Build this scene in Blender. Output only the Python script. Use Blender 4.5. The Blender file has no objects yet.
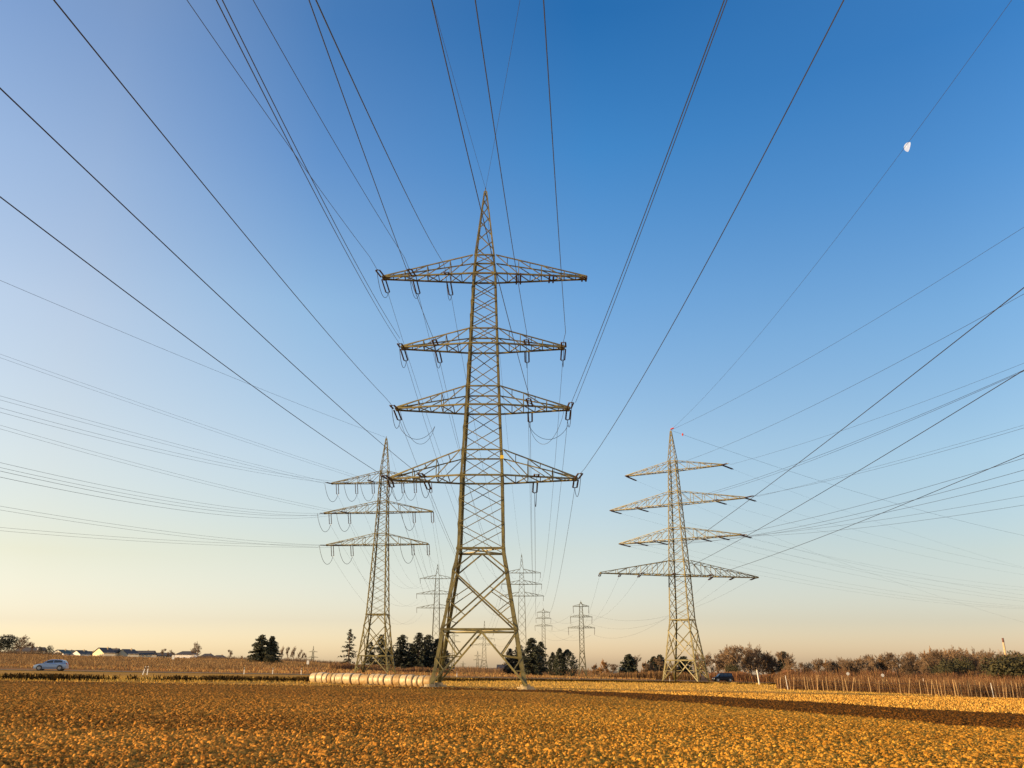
import bpy, math, random
import numpy as np
from mathutils import Vector, Matrix

# ------------------------------------------------------------------ camera, sky, sun, exposure
C = bpy.context.scene.collection
sc = bpy.context.scene
EYE = 1.85
PITCH = math.radians(18.6)
FPX = 845.0
cam = bpy.data.cameras.new('camera'); camo = bpy.data.objects.new('camera', cam); C.objects.link(camo)
camo.location = (0, 0, EYE); camo.rotation_euler = (math.radians(90)+PITCH, 0, 0)
cam.sensor_width = 36; cam.lens = FPX/1024*36; cam.clip_start = .1; cam.clip_end = 20000
sc.camera = camo
SUN_AZ = math.radians(255)      # clockwise from +Y (the viewing direction): left and a little behind the camera
SUN_EL = math.radians(9)
w = bpy.data.worlds.new('World'); sc.world = w; w.use_nodes = True
nt = w.node_tree; N = nt.nodes; Lk = nt.links
bg = N['Background']
sky = N.new('ShaderNodeTexSky'); sky.sky_type = 'NISHITA'; sky.sun_disc = False
sky.sun_elevation = SUN_EL; sky.sun_rotation = -SUN_AZ
sky.air_density = 1.0; sky.dust_density = 1.0; sky.ozone_density = 1.5
bg.inputs["Strength"].default_value = 0.10
# tint of the clear winter sky by height (sine of elevation) at three compass directions: towards the sun side, ahead, away
TINT = [(-29., [(0.0127, 1.503, 1.34, 1.522), (0.0462, 1.127, 0.944, 1.092), (0.1148, 1.268, 0.938, 0.785), (0.2144, 1.546, 1.136, 0.955), (0.3612, 1.747, 1.342, 1.199), (0.4957, 1.578, 1.364, 1.366), (0.604, 1.307, 1.261, 1.407)]),
        (-14.5, [(0.0138, 1.496, 1.334, 1.578), (0.0505, 1.176, 0.992, 1.14), (0.1258, 1.337, 1.042, 0.917), (0.2355, 1.507, 1.251, 1.165), (0.3966, 1.316, 1.364, 1.413), (0.5417, 0.763, 1.067, 1.426), (0.6549, 0.496, 0.907, 1.35)]),
        (6., [(0.0142, 1.517, 1.341, 1.645), (0.052, 1.227, 1.067, 1.264), (0.1296, 1.389, 1.161, 1.122), (0.2429, 1.368, 1.334, 1.366), (0.409, 0.871, 1.237, 1.555), (0.5575, 0.388, 1.018, 1.552), (0.6722, 0.179, 0.752, 1.331)]),
        (29.5, [(0.0125, 1.241, 1.154, 1.512), (0.0457, 0.982, 0.924, 1.184), (0.1133, 1.098, 0.998, 1.039), (0.2116, 1.119, 1.153, 1.212), (0.3565, 0.828, 1.123, 1.364), (0.4896, 0.473, 0.954, 1.399), (0.5971, 0.284, 0.809, 1.339)])]
tcw = N.new('ShaderNodeTexCoord'); sx = N.new('ShaderNodeSeparateXYZ'); Lk.new(tcw.outputs['Generated'], sx.inputs[0])
azm = N.new('ShaderNodeMath'); azm.operation = 'ARCTAN2'; Lk.new(sx.outputs['X'], azm.inputs[0]); Lk.new(sx.outputs['Y'], azm.inputs[1])
def ramp(stops):
    r = N.new('ShaderNodeValToRGB'); e = r.color_ramp.elements; r.color_ramp.interpolation = 'B_SPLINE' if False else 'LINEAR'
    while len(e) > 1: e.remove(e[0])
    e[0].position = stops[0][0]; e[0].color = (*[c/2 for c in stops[0][1:]], 1)
    for p_, *c_ in stops[1:]:
        q_ = e.new(p_); q_.color = (*[c/2 for c in c_], 1)
    Lk.new(sx.outputs['Z'], r.inputs['Fac']); return r.outputs['Color']
cur = ramp(TINT[0][1])
for (a0, _), (a1, st_) in zip(TINT[:-1], TINT[1:]):
    mr = N.new('ShaderNodeMapRange'); mr.inputs['From Min'].default_value = math.radians(a0); mr.inputs['From Max'].default_value = math.radians(a1)
    Lk.new(azm.outputs[0], mr.inputs['Value']); mx = N.new('ShaderNodeMix'); mx.data_type = 'RGBA'
    Lk.new(mr.outputs[0], mx.inputs['Factor']); Lk.new(cur, mx.inputs[6]); Lk.new(ramp(st_), mx.inputs[7]); cur = mx.outputs[2]
mu = N.new('ShaderNodeVectorMath'); mu.operation = 'MULTIPLY'; Lk.new(sky.outputs[0], mu.inputs[0]); Lk.new(cur, mu.inputs[1])
m2 = N.new('ShaderNodeVectorMath'); m2.operation = 'SCALE'; m2.inputs['Scale'].default_value = 2.0; Lk.new(mu.outputs[0], m2.inputs[0])
Lk.new(m2.outputs[0], bg.inputs['Color'])
sl = bpy.data.lights.new('sun', 'SUN'); sl.energy = 5.0; sl.angle = math.radians(.5); sl.color = (1, .70, .36)
so = bpy.data.objects.new('sun', sl); C.objects.link(so)
sd = Vector((math.sin(SUN_AZ)*math.cos(SUN_EL), math.cos(SUN_AZ)*math.cos(SUN_EL), math.sin(SUN_EL)))
so.rotation_euler = sd.to_track_quat('Z', 'Y').to_euler(); so.location = (-200, -60, 80)
sc.view_settings.view_transform = 'Standard'; sc.view_settings.look = 'None'
sc.view_settings.gamma = 1; sc.view_settings.exposure = 1.185; sc.view_settings.use_curve_mapping = False

# ------------------------------------------------------------------ terrain
def sstep(a, b, v):
    t = np.clip((v-a)/(b-a), 0, 1); return t*t*(3-2*t)
def ground(x, y):
    """height of the land: it falls gently to the right and rises to a low crest far left"""
    x = np.asarray(x, float); y = np.asarray(y, float)
    z = -.023*x
    r = x/np.maximum(y, 30)
    z = z + 2.6*sstep(130, 420, y)*sstep(.02, .32, -r)
    z = z - 2.0*sstep(600, 3000, np.hypot(x, y))*0
    return z
def gz(x, y): return float(ground(x, y))
def gx(px, D): return (px-512)*D*math.cos(PITCH)/FPX      # world x of an image column at ground level

# ------------------------------------------------------------------ helpers
def short(l):
    for a, b in ((' of the nearest pylon', ', nearest pylon'), (' of the right pylon', ', right pylon'), (' of the left pylon', ', left pylon'), ('left half of the ', 'left half of '), ('right half of the ', 'right half of '),
                 (' of the topmost arm', ' of topmost arm'), (' of the second arm', ' of second arm'), (' of the third arm', ' of third arm'), (' of the lowest arm', ' of lowest arm'), ('the left half', 'left half'), ('the right half', 'right half')):
        if len(l.split()) > 16: l = l.replace(a, b)
    return l
def tag(o, label=None, cat=None, group=None, kind=None):
    if label: label = short(label)
    if label: o['label'] = label
    if cat: o['category'] = cat
    if group: o['group'] = group
    if kind: o['kind'] = kind
    return o
def empty(name, loc, rz=0):
    o = bpy.data.objects.new(name, None); C.objects.link(o); o.location = loc; o.rotation_euler = (0, 0, rz)
    o.empty_display_size = .5
    return o
def mesh_np(name, verts, faces, m, parent=None, smooth=False, attrs=None):
    me = bpy.data.meshes.new(name)
    verts = np.asarray(verts, np.float32)
    if isinstance(faces, np.ndarray):
        k = faces.shape[1]; nf = len(faces)
        me.vertices.add(len(verts)); me.vertices.foreach_set('co', verts.ravel())
        me.loops.add(nf*k); me.loops.foreach_set('vertex_index', faces.astype(np.int32).ravel())
        me.polygons.add(nf); me.polygons.foreach_set('loop_start', np.arange(0, nf*k, k, dtype=np.int32))
        me.polygons.foreach_set('loop_total', np.full(nf, k, np.int32))
        me.update(calc_edges=True)
    else:
        me.from_pydata([tuple(map(float, v)) for v in verts], [], faces); me.update()
    if smooth: me.polygons.foreach_set('use_smooth', np.ones(len(me.polygons), bool))
    if attrs:
        for an, arr in attrs.items():
            a = me.color_attributes.new(an, 'FLOAT_COLOR', 'POINT'); a.data.foreach_set('color', np.asarray(arr, np.float32).ravel())
    if m: 
        for mm in (m if isinstance(m, (list, tuple)) else [m]): me.materials.append(mm)
    o = bpy.data.objects.new(name, me); C.objects.link(o)
    if parent: o.parent = parent
    return o
class MB:
    def __init__(s): s.v = []; s.f = []
    def bar(s, p, q, w, h=None, up=(0, 0, 1)):
        p = Vector(p); q = Vector(q); h = w if h is None else h
        d = q-p
        if d.length < 1e-6: return
        d.normalize(); u = Vector(up)
        if abs(d.dot(u)) > .95: u = Vector((0, 1, 0)) if abs(d.y) < .9 else Vector((1, 0, 0))
        a = d.cross(u).normalized()*w/2; b = a.cross(d).normalized()*h/2
        n = len(s.v)
        for c in (p, q):
            for i, j in ((-1, -1), (1, -1), (1, 1), (-1, 1)): s.v.append(c+a*i+b*j)
        s.f += [(n, n+3, n+2, n+1), (n+4, n+5, n+6, n+7)]+[(n+i, n+(i+1) % 4, n+4+(i+1) % 4, n+4+i) for i in range(4)]
    def angle(s, p, q, w, da, db, t=.03):
        """L section: two flanges leaving the line p-q along da and db"""
        p = Vector(p); q = Vector(q); d = (q-p).normalized()
        a = (Vector(da)-d*d.dot(Vector(da))).normalized(); b = (Vector(db)-d*d.dot(Vector(db))).normalized()
        pr = [(0, 0), (w, 0), (w, t), (t, t), (t, w), (0, w)]
        n = len(s.v)
        for c in (p, q):
            for i, j in pr: s.v.append(c+a*i+b*j)
        s.f += [(n+i, n+(i+1) % 6, n+6+(i+1) % 6, n+6+i) for i in range(6)]
        s.f += [tuple(n+i for i in (0, 3, 2, 1)), tuple(n+i for i in (0, 5, 4, 3)), tuple(n+6+i for i in (0, 1, 2, 3)), tuple(n+6+i for i in (0, 3, 4, 5))]
    def tube(s, pts, r, k=5, r2=None):
        pts = [Vector(p) for p in pts]; n0 = len(s.v); m = len(pts)
        for i, p in enumerate(pts):
            d = (pts[min(i+1, m-1)]-pts[max(i-1, 0)]).normalized()
            u = Vector((0, 0, 1)) if abs(d.z) < .95 else Vector((1, 0, 0))
            a = d.cross(u).normalized(); b = a.cross(d)
            rr = r if r2 is None else r+(r2-r)*i/(m-1)
            if isinstance(r, (list, tuple)): rr = r[i]
            for j in range(k):
                t = 2*math.pi*j/k; s.v.append(p+a*math.cos(t)*rr+b*math.sin(t)*rr)
        for i in range(m-1):
            for j in range(k):
                A = n0+i*k+j; B = n0+i*k+(j+1) % k; s.f.append((A, B, B+k, A+k))
        s.f.append(tuple(n0+j for j in range(k-1, -1, -1))); s.f.append(tuple(n0+(m-1)*k+j for j in range(k)))
    def box(s, lo, hi):
        n = len(s.v)
        x0, y0, z0 = lo; x1, y1, z1 = hi
        s.v += [Vector(v) for v in ((x0, y0, z0), (x1, y0, z0), (x1, y1, z0), (x0, y1, z0), (x0, y0, z1), (x1, y0, z1), (x1, y1, z1), (x0, y1, z1))]
        s.f += [tuple(n+i for i in f) for f in ((0, 3, 2, 1), (4, 5, 6, 7), (0, 1, 5, 4), (1, 2, 6, 5), (2, 3, 7, 6), (3, 0, 4, 7))]
    def poly(s, pts, fs):
        n = len(s.v); s.v += [Vector(p) for p in pts]; s.f += [tuple(n+i for i in f) for f in fs]
    def build(s, name, m, parent=None, smooth=False):
        me = bpy.data.meshes.new(name); me.from_pydata([tuple(v) for v in s.v], [], s.f); me.update()
        if smooth: me.polygons.foreach_set('use_smooth', np.ones(len(me.polygons), bool))
        me.materials.append(m)
        o = bpy.data.objects.new(name, me); C.objects.link(o)
        if parent: o.parent = parent
        return o
def copy_tree(o, parent=None):
    c = o.copy(); C.objects.link(c); c.parent = parent
    for ch in list(o.children): copy_tree(ch, c)
    return c

def mat(name, col, rough=.7, metal=0, col2=None, scale=3., detail=4, bump=0, attr=None, rand=0, coat=0, spec=None):
    col = tuple(c*.78 for c in col); col2 = col2 and tuple(c*.78 for c in col2)
    m = bpy.data.materials.new(name); m.use_nodes = True; n = m.node_tree.nodes; l = m.node_tree.links
    b = n['Principled BSDF']; b.inputs['Roughness'].default_value = rough; b.inputs['Metallic'].default_value = metal
    b.inputs['Base Color'].default_value = (*col, 1)
    if spec is not None: b.inputs['Specular IOR Level'].default_value = spec
    if coat: b.inputs['Coat Weight'].default_value = coat
    tc = n.new('ShaderNodeTexCoord'); out = None
    if col2 is not None:
        nz = n.new('ShaderNodeTexNoise'); nz.inputs['Scale'].default_value = scale; nz.inputs['Detail'].default_value = detail
        l.new(tc.outputs['Object'], nz.inputs['Vector'])
        rp = n.new('ShaderNodeValToRGB'); rp.color_ramp.elements[0].position = .35; rp.color_ramp.elements[1].position = .65
        rp.color_ramp.elements[0].color = (*col, 1); rp.color_ramp.elements[1].color = (*col2, 1)
        l.new(nz.outputs['Fac'], rp.inputs['Fac']); out = rp.outputs['Color']
        if bump:
            bp = n.new('ShaderNodeBump'); bp.inputs['Strength'].default_value = bump; bp.inputs['Distance'].default_value = .03
            l.new(nz.outputs['Fac'], bp.inputs['Height']); l.new(bp.outputs['Normal'], b.inputs['Normal'])
    if attr:
        at = n.new('ShaderNodeAttribute'); at.attribute_name = attr; out = at.outputs['Color']
    if rand:
        oi = n.new('ShaderNodeObjectInfo'); hs = n.new('ShaderNodeHueSaturation')
        mr = n.new('ShaderNodeMapRange'); mr.inputs['To Min'].default_value = 1-rand; mr.inputs['To Max'].default_value = 1+rand
        l.new(oi.outputs['Random'], mr.inputs['Value']); l.new(mr.outputs['Result'], hs.inputs['Value'])
        if out: l.new(out, hs.inputs['Color'])
        else: hs.inputs['Color'].default_value = (*col, 1)
        out = hs.outputs['Color']
    if out: l.new(out, b.inputs['Base Color'])
    return m
M = {
 'steel': mat('painted_steel', (.115, .094, .026), .5, .0, (.22, .18, .052), 1.3, 6),
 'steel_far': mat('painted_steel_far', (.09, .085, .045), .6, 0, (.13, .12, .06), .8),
 'insulator': mat('brown_insulator', (.055, .028, .018), .35, 0),
 'cable': mat('aluminium_cable', (.035, .035, .045), .6, .3),
 'concrete': mat('concrete', (.26, .20, .11), .9, 0, (.36, .28, .16), 6, bump=.4),
 'yellow': mat('yellow_plate', (.8, .55, .03), .5),
 'white': mat('white_paint', (.78, .77, .72), .5, 0, (.62, .60, .55), 12),
 'black': mat('black_paint', (.02, .02, .02), .5),
 'red': mat('red_paint', (.6, .05, .03), .5),
 'tyre': mat('tyre_rubber', (.02, .02, .02), .85),
 'rim': mat('wheel_rim', (.35, .35, .36), .35, .8),
 'glass': mat('car_glass', (.03, .04, .05), .06, 0),
 'silverblue': mat('light_blue_car_paint', (.24, .34, .50), .3, .3, coat=.5),
 'navy': mat('dark_car_paint', (.004, .005, .012), .55, 0, coat=.0, spec=.2),
 'lamp': mat('lamp_lens', (.7, .7, .66), .15),
 'lampred': mat('red_lamp_lens', (.4, .02, .01), .2),
 'straw': mat('straw', (.50, .36, .16), .9, 0, (.36, .24, .10), 9, bump=.6),
 'net_old': mat('old_bale_wrap', (.46, .31, .13), .6, 0, (.34, .21, .075), 5, 8, bump=.4),
 'net': mat('bale_wrap', (.62, .49, .29), .5, 0, (.46, .33, .16), 5, 9, bump=.4),
 'bark': mat('bark', (.10, .065, .04), .95, 0, (.17, .11, .065), 5),
 'twig': mat('twigs', (.24, .15, .08), .95, 0, (.16, .10, .055), .6, rand=.28),
 'twig_gold': mat('golden_twigs', (.36, .19, .06), .95, 0, (.24, .12, .045), .6, rand=.2),
 'needle': mat('conifer_needles', (.014, .018, .008), .85, 0, (.028, .032, .012), 1.2, rand=.25),
 'cypress': mat('cypress_leaves', (.030, .038, .014), .8, 0, (.06, .058, .02), 1.2, rand=.2),
 'evergreen': mat('evergreen_leaves', (.035, .034, .009), .85, 0, (.075, .06, .015), 1.2, rand=.2),
 'asphalt': mat('dusty_farm_road', (.17, .12, .06), .95, 0, (.24, .16, .08), 1),
 'line': mat('road_line', (.7, .7, .66), .7),
 'attr': mat('soil', (.3, .2, .1), .95, attr='col', spec=.04),
 'wood': mat('post_wood', (.42, .27, .12), .9, 0, (.28, .17, .075), 5, rand=.3),
 'wall_w': mat('render_white', (.95, .90, .80), .9, 0, (.88, .82, .72), 2),
 'wall_y': mat('render_cream', (.88, .74, .48), .9, 0, (.80, .66, .42), 2),
 'roof': mat('dark_roof_tiles', (.05, .045, .045), .8, 0, (.075, .065, .06), 3),
 'roof_g': mat('greenish_roof', (.06, .08, .07), .8),
 'pane': mat('window_pane', (.05, .06, .08), .1),
 'frame': mat('window_frame', (.75, .73, .7), .5),
 'brick': mat('chimney_concrete', (.55, .36, .16), .9, 0, (.52, .42, .28), .3),
}

# ------------------------------------------------------------------ numpy noise
def h2(ix, iy, s):
    n = (ix.astype(np.int64)*374761393+iy.astype(np.int64)*668265263+s*974634777) & 0xffffffff
    n = ((n ^ (n >> 13))*1274126177) & 0xffffffff
    n = n ^ (n >> 16)
    return (n & 0xffff)/65535.
def vn(x, y, s=0):
    ix = np.floor(x); iy = np.floor(y); fx = x-ix; fy = y-iy; fx = fx*fx*(3-2*fx); fy = fy*fy*(3-2*fy)
    a = h2(ix, iy, s); b = h2(ix+1, iy, s); c = h2(ix, iy+1, s); d = h2(ix+1, iy+1, s)
    return (a*(1-fx)+b*fx)*(1-fy)+(c*(1-fx)+d*fx)*fy
def fbm(x, y, s=0, o=4):
    r = 0; a = .5
    for i in range(o): r = r+a*vn(x*2**i, y*2**i, s+i*7); a *= .5
    return r/(1-.5**o)
def clods(x, y, size, s):
    """domes of broken soil: for every point the highest of the domes around it"""
    X = x/size; Y = y/size; ix = np.floor(X); iy = np.floor(Y); best = np.zeros_like(X); idv = np.zeros_like(X)
    for i in (-1, 0, 1):
        for j in (-1, 0, 1):
            cx = ix+i; cy = iy+j
            px = cx+.15+.7*h2(cx, cy, s); py = cy+.15+.7*h2(cx, cy, s+1)
            r = .26+.52*h2(cx, cy, s+2); hh = .25+.75*h2(cx, cy, s+3)
            e = .6+.8*h2(cx, cy, s+4); an = 3.14*h2(cx, cy, s+5); ca = np.cos(an); sa = np.sin(an)
            dx = X-px; dy = Y-py; u = (dx*ca+dy*sa)*e; v = (-dx*sa+dy*ca)/e
            d = np.sqrt(u*u+v*v)/r
            t = hh*np.sqrt(np.clip(1-d*d, 0, 1))*r
            m = t > best; best = np.where(m, t, best); idv = np.where(m, h2(cx, cy, s+6), idv)
    return best*size, idv

# ------------------------------------------------------------------ ground sheet
EDGE = [(-120, 52), (-62, 64), (-40, 68.5), (-20, 77), (-6.8, 80.5), (8, 84), (22, 90), (36, 93.5), (52, 94.5), (66, 94), (130, 92)]
ex, ey = zip(*EDGE)
def edge_y(x): return np.interp(x, ex, ey)
DITCH = [(-160, -10), (-90, 40), (-43, 79), (-26, 97), (-20, 105), (-6, 134), (10, 150), (31, 164), (54, 174), (110, 190), (300, 230)]
ROAD = [(-300, -60), (-150, 60), (-100, 100), (-67, 127), (-30, 155), (5, 182), (25, 196), (47, 208), (90, 226), (200, 255), (600, 330)]
def poly_dist(x, y, pl):
    d = np.full(np.shape(x), 1e9); sgn = np.zeros(np.shape(x))
    for (ax, ay), (bx, by) in zip(pl[:-1], pl[1:]):
        vx, vy = bx-ax, by-ay; L2 = vx*vx+vy*vy
        t = np.clip(((x-ax)*vx+(y-ay)*vy)/L2, 0, 1); dx = x-ax-t*vx; dy = y-ay-t*vy; dd = np.hypot(dx, dy)
        m = dd < d; d = np.where(m, dd, d); sgn = np.where(m, np.sign(vx*dy-vy*dx), sgn)
    return d*sgn      # positive beyond the line (farther from the camera)
def axis(lo, hi, fine, far):
    a = [0.]; 
    while a[-1] < far: a.append(a[-1]+fine*max(1, (a[-1]-hi)*.06+1 if a[-1] > hi else 1))
    return np.array(a)
ax_ = axis(0, 130, 1.0, 9000); xs = np.concatenate([-ax_[:0:-1], ax_])
ay1 = axis(0, 240, .8, 9000); ay2 = axis(0, 20, 3, 3000); ys = np.concatenate([-ay2[:0:-1], ay1])
gX, gY = np.meshgrid(xs, ys)
gZ = ground(gX, gY)
dr = poly_dist(gX, gY, ROAD); dd = poly_dist(gX, gY, DITCH)
near = sstep(400, 250, gY)
gZ = gZ+near*(.14*(fbm(gX*.5, gY*.5, 3)-.5)*sstep(4.5, 7, np.abs(dr)))
gZ = gZ-.08*np.exp(-(dd/1.6)**2)+.18*np.exp(-((dd-5)/2.2)**2)
infield = (gY < edge_y(gX)-.6)
gZ = np.where(infield, gZ-.35, gZ)
gn = fbm(gX*.12, gY*.12, 11); gn2 = fbm(gX*.7, gY*.7, 12)
def L3(a, b, t): return np.asarray(a)[None, None]*(1-t[..., None])+np.asarray(b)[None, None]*t[..., None]
stub = L3((.33, .155, .025), (.52, .26, .045), gn2)
green = L3((.16, .11, .015), (.28, .17, .025), gn2)
far_b = L3((.22, .09, .025), (.33, .145, .04), gn)
far_r = L3((.12, .06, .03), (.19, .095, .04), gn)
col = stub
tg = np.exp(-((gY-edge_y(gX)-2.0)/2.0)**2)*sstep(10, -30, gX)*.8; col = col*(1-tg[..., None])+green*tg[..., None]
t = sstep(5, 9, dr); col = col*(1-t[..., None])+far_b*t[..., None]
t = sstep(10, 16, dr)*sstep(-10, 40, gX); col = col*(1-t[..., None])+far_r*t[..., None]
t = sstep(500, 900, gY); col = col*(1-t[..., None])+L3((.15, .11, .07), (.20, .15, .09), gn)*t[..., None]
ny, nx = gX.shape; I = np.arange(ny*nx).reshape(ny, nx)
F4 = np.stack([I[:-1, :-1], I[:-1, 1:], I[1:, 1:], I[1:, :-1]], -1).reshape(-1, 4)
g = mesh_np('ground', np.stack([gX, gY, gZ], -1).reshape(-1, 3), F4, M['attr'], smooth=True, attrs={'col': np.concatenate([col, np.ones((ny, nx, 1))], -1)})
tag(g, kind='structure')

# ploughed field: fan shaped grid of broken clods in front of the camera
A = np.tan(np.linspace(math.radians(-35.5), math.radians(35.5), 1750))
rows = [13.]
while rows[-1] < 97: rows.append(rows[-1]+max(.03, rows[-1]**2*.00002+.012))
rows = np.array(rows)
fy = np.repeat(rows[:, None], len(A), 1); fx = fy*A[None, :]
fy = np.minimum(fy, edge_y(fx)+.5*(fbm(fx*.4, fx*0+3, 5)-.5))
wx = fx+.05*(vn(fx*9, fy*9, 61)-.5); wy = fy+.05*(vn(fx*9, fy*9, 62)-.5)
c1, id1 = clods(wx, wy, .078, 100); c2, id2 = clods(wx+5.3, wy+1.7, .047, 200); c3, id3 = clods(wx, wy, .15, 300)
n1 = fbm(fx*5, fy*5, 21, 3)
pk = .75+.6*fbm(fx*1.3, fy*1.3, 71, 3)
h = pk*np.maximum(np.maximum(c1*1.5, c2*1.5), c3*.9*(h2(np.floor(fx/.6), np.floor(fy/.6), 3) > .45))+.055*fbm(fx*22, fy*22, 23, 3)+.03*n1+.12*(fbm(fx*.45, fy*.6, 33)-.5)
gate = sstep(0, 1.2, edge_y(fx)-fy)
# freshly turned damp strip that runs from the pylon towards the right foreground
def strip(x, y):
    up = np.interp(y, [20, 33, 48, 71, 81, 86], [60, 40, 27.8, 15, 4.4, 1]); lo = np.interp(y, [20, 33, 53.6, 69.6, 80, 86], [27, 19, 11, 3.7, -25, -60])
    wob = (fbm(x*.5, y*.5, 77)-.5)*1.5
    return sstep(-.5, .5, x+wob-lo)*sstep(.5, -.5, x+wob-up)
st = strip(fx, fy)
up_ = np.interp(fy, [20, 33, 48, 71, 81, 86], [60, 40, 27.8, 15, 4.4, 1])
rolled = np.maximum(sstep(-.3, 1.2, fx-up_)*sstep(-4, 6, fx), .6*sstep(14, 2, edge_y(fx)-fy))   # firmer, rolled soil beyond the strip and along the headland
h = h*(1+.25*st)*(1-.35*rolled)
fz = ground(fx, fy)+.02+h*gate
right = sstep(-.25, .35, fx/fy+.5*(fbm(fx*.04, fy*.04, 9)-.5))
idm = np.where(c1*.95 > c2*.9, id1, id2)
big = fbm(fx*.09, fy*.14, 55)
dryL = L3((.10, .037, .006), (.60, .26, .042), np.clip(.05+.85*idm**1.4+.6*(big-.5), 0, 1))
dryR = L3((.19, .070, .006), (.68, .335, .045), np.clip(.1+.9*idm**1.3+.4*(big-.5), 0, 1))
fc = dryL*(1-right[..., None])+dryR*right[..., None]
bandL = np.exp(-((fy-58)/13)**2)*(1-right)*.35          # darker, damper soil mid-field on the left
fc = fc*(1-bandL[..., None])+np.array((.18, .07, .012))*bandL[..., None]
wet = L3((.055, .021, .004), (.24, .095, .014), idm**1.3)
fc = fc*(1-st[..., None])+wet*st[..., None]
ny, nx = fx.shape; I = np.arange(ny*nx).reshape(ny, nx)
F4 = np.stack([I[:-1, :-1], I[:-1, 1:], I[1:, 1:], I[1:, :-1]], -1).reshape(-1, 4)
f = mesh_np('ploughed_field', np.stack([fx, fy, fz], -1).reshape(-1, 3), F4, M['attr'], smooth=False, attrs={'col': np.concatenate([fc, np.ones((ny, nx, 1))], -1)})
tag(f, kind='structure')

# road
def ribbon(pl, half, dz, step=4, off=0):
    P = []; 
    for (ax, ay), (bx, by) in zip(pl[:-1], pl[1:]):
        n = max(1, int(math.hypot(bx-ax, by-ay)/step))
        P += [(ax+(bx-ax)*i/n, ay+(by-ay)*i/n) for i in range(n)]
    P.append(pl[-1]); P = np.array(P)
    for _ in range(6): P[1:-1] = (P[:-2]+2*P[1:-1]+P[2:])/4
    T = np.gradient(P, axis=0); T /= np.linalg.norm(T, axis=1)[:, None]; Nn = np.stack([-T[:, 1], T[:, 0]], 1)
    a = P+Nn*(off-half); b = P+Nn*(off+half)
    va = np.c_[a, ground(a[:, 0], a[:, 1])+dz]; vb = np.c_[b, ground(b[:, 0], b[:, 1])+dz]
    V = np.concatenate([va, vb]); n = len(P); i = np.arange(n-1)
    return V, np.stack([i, i+1, i+1+n, i+n], 1)[:, ::-1]
V, Fr = ribbon(ROAD, 2.3, .06); r_ = mesh_np('road', V, Fr[:, ::-1], M['asphalt']); tag(r_, kind='structure')

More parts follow.
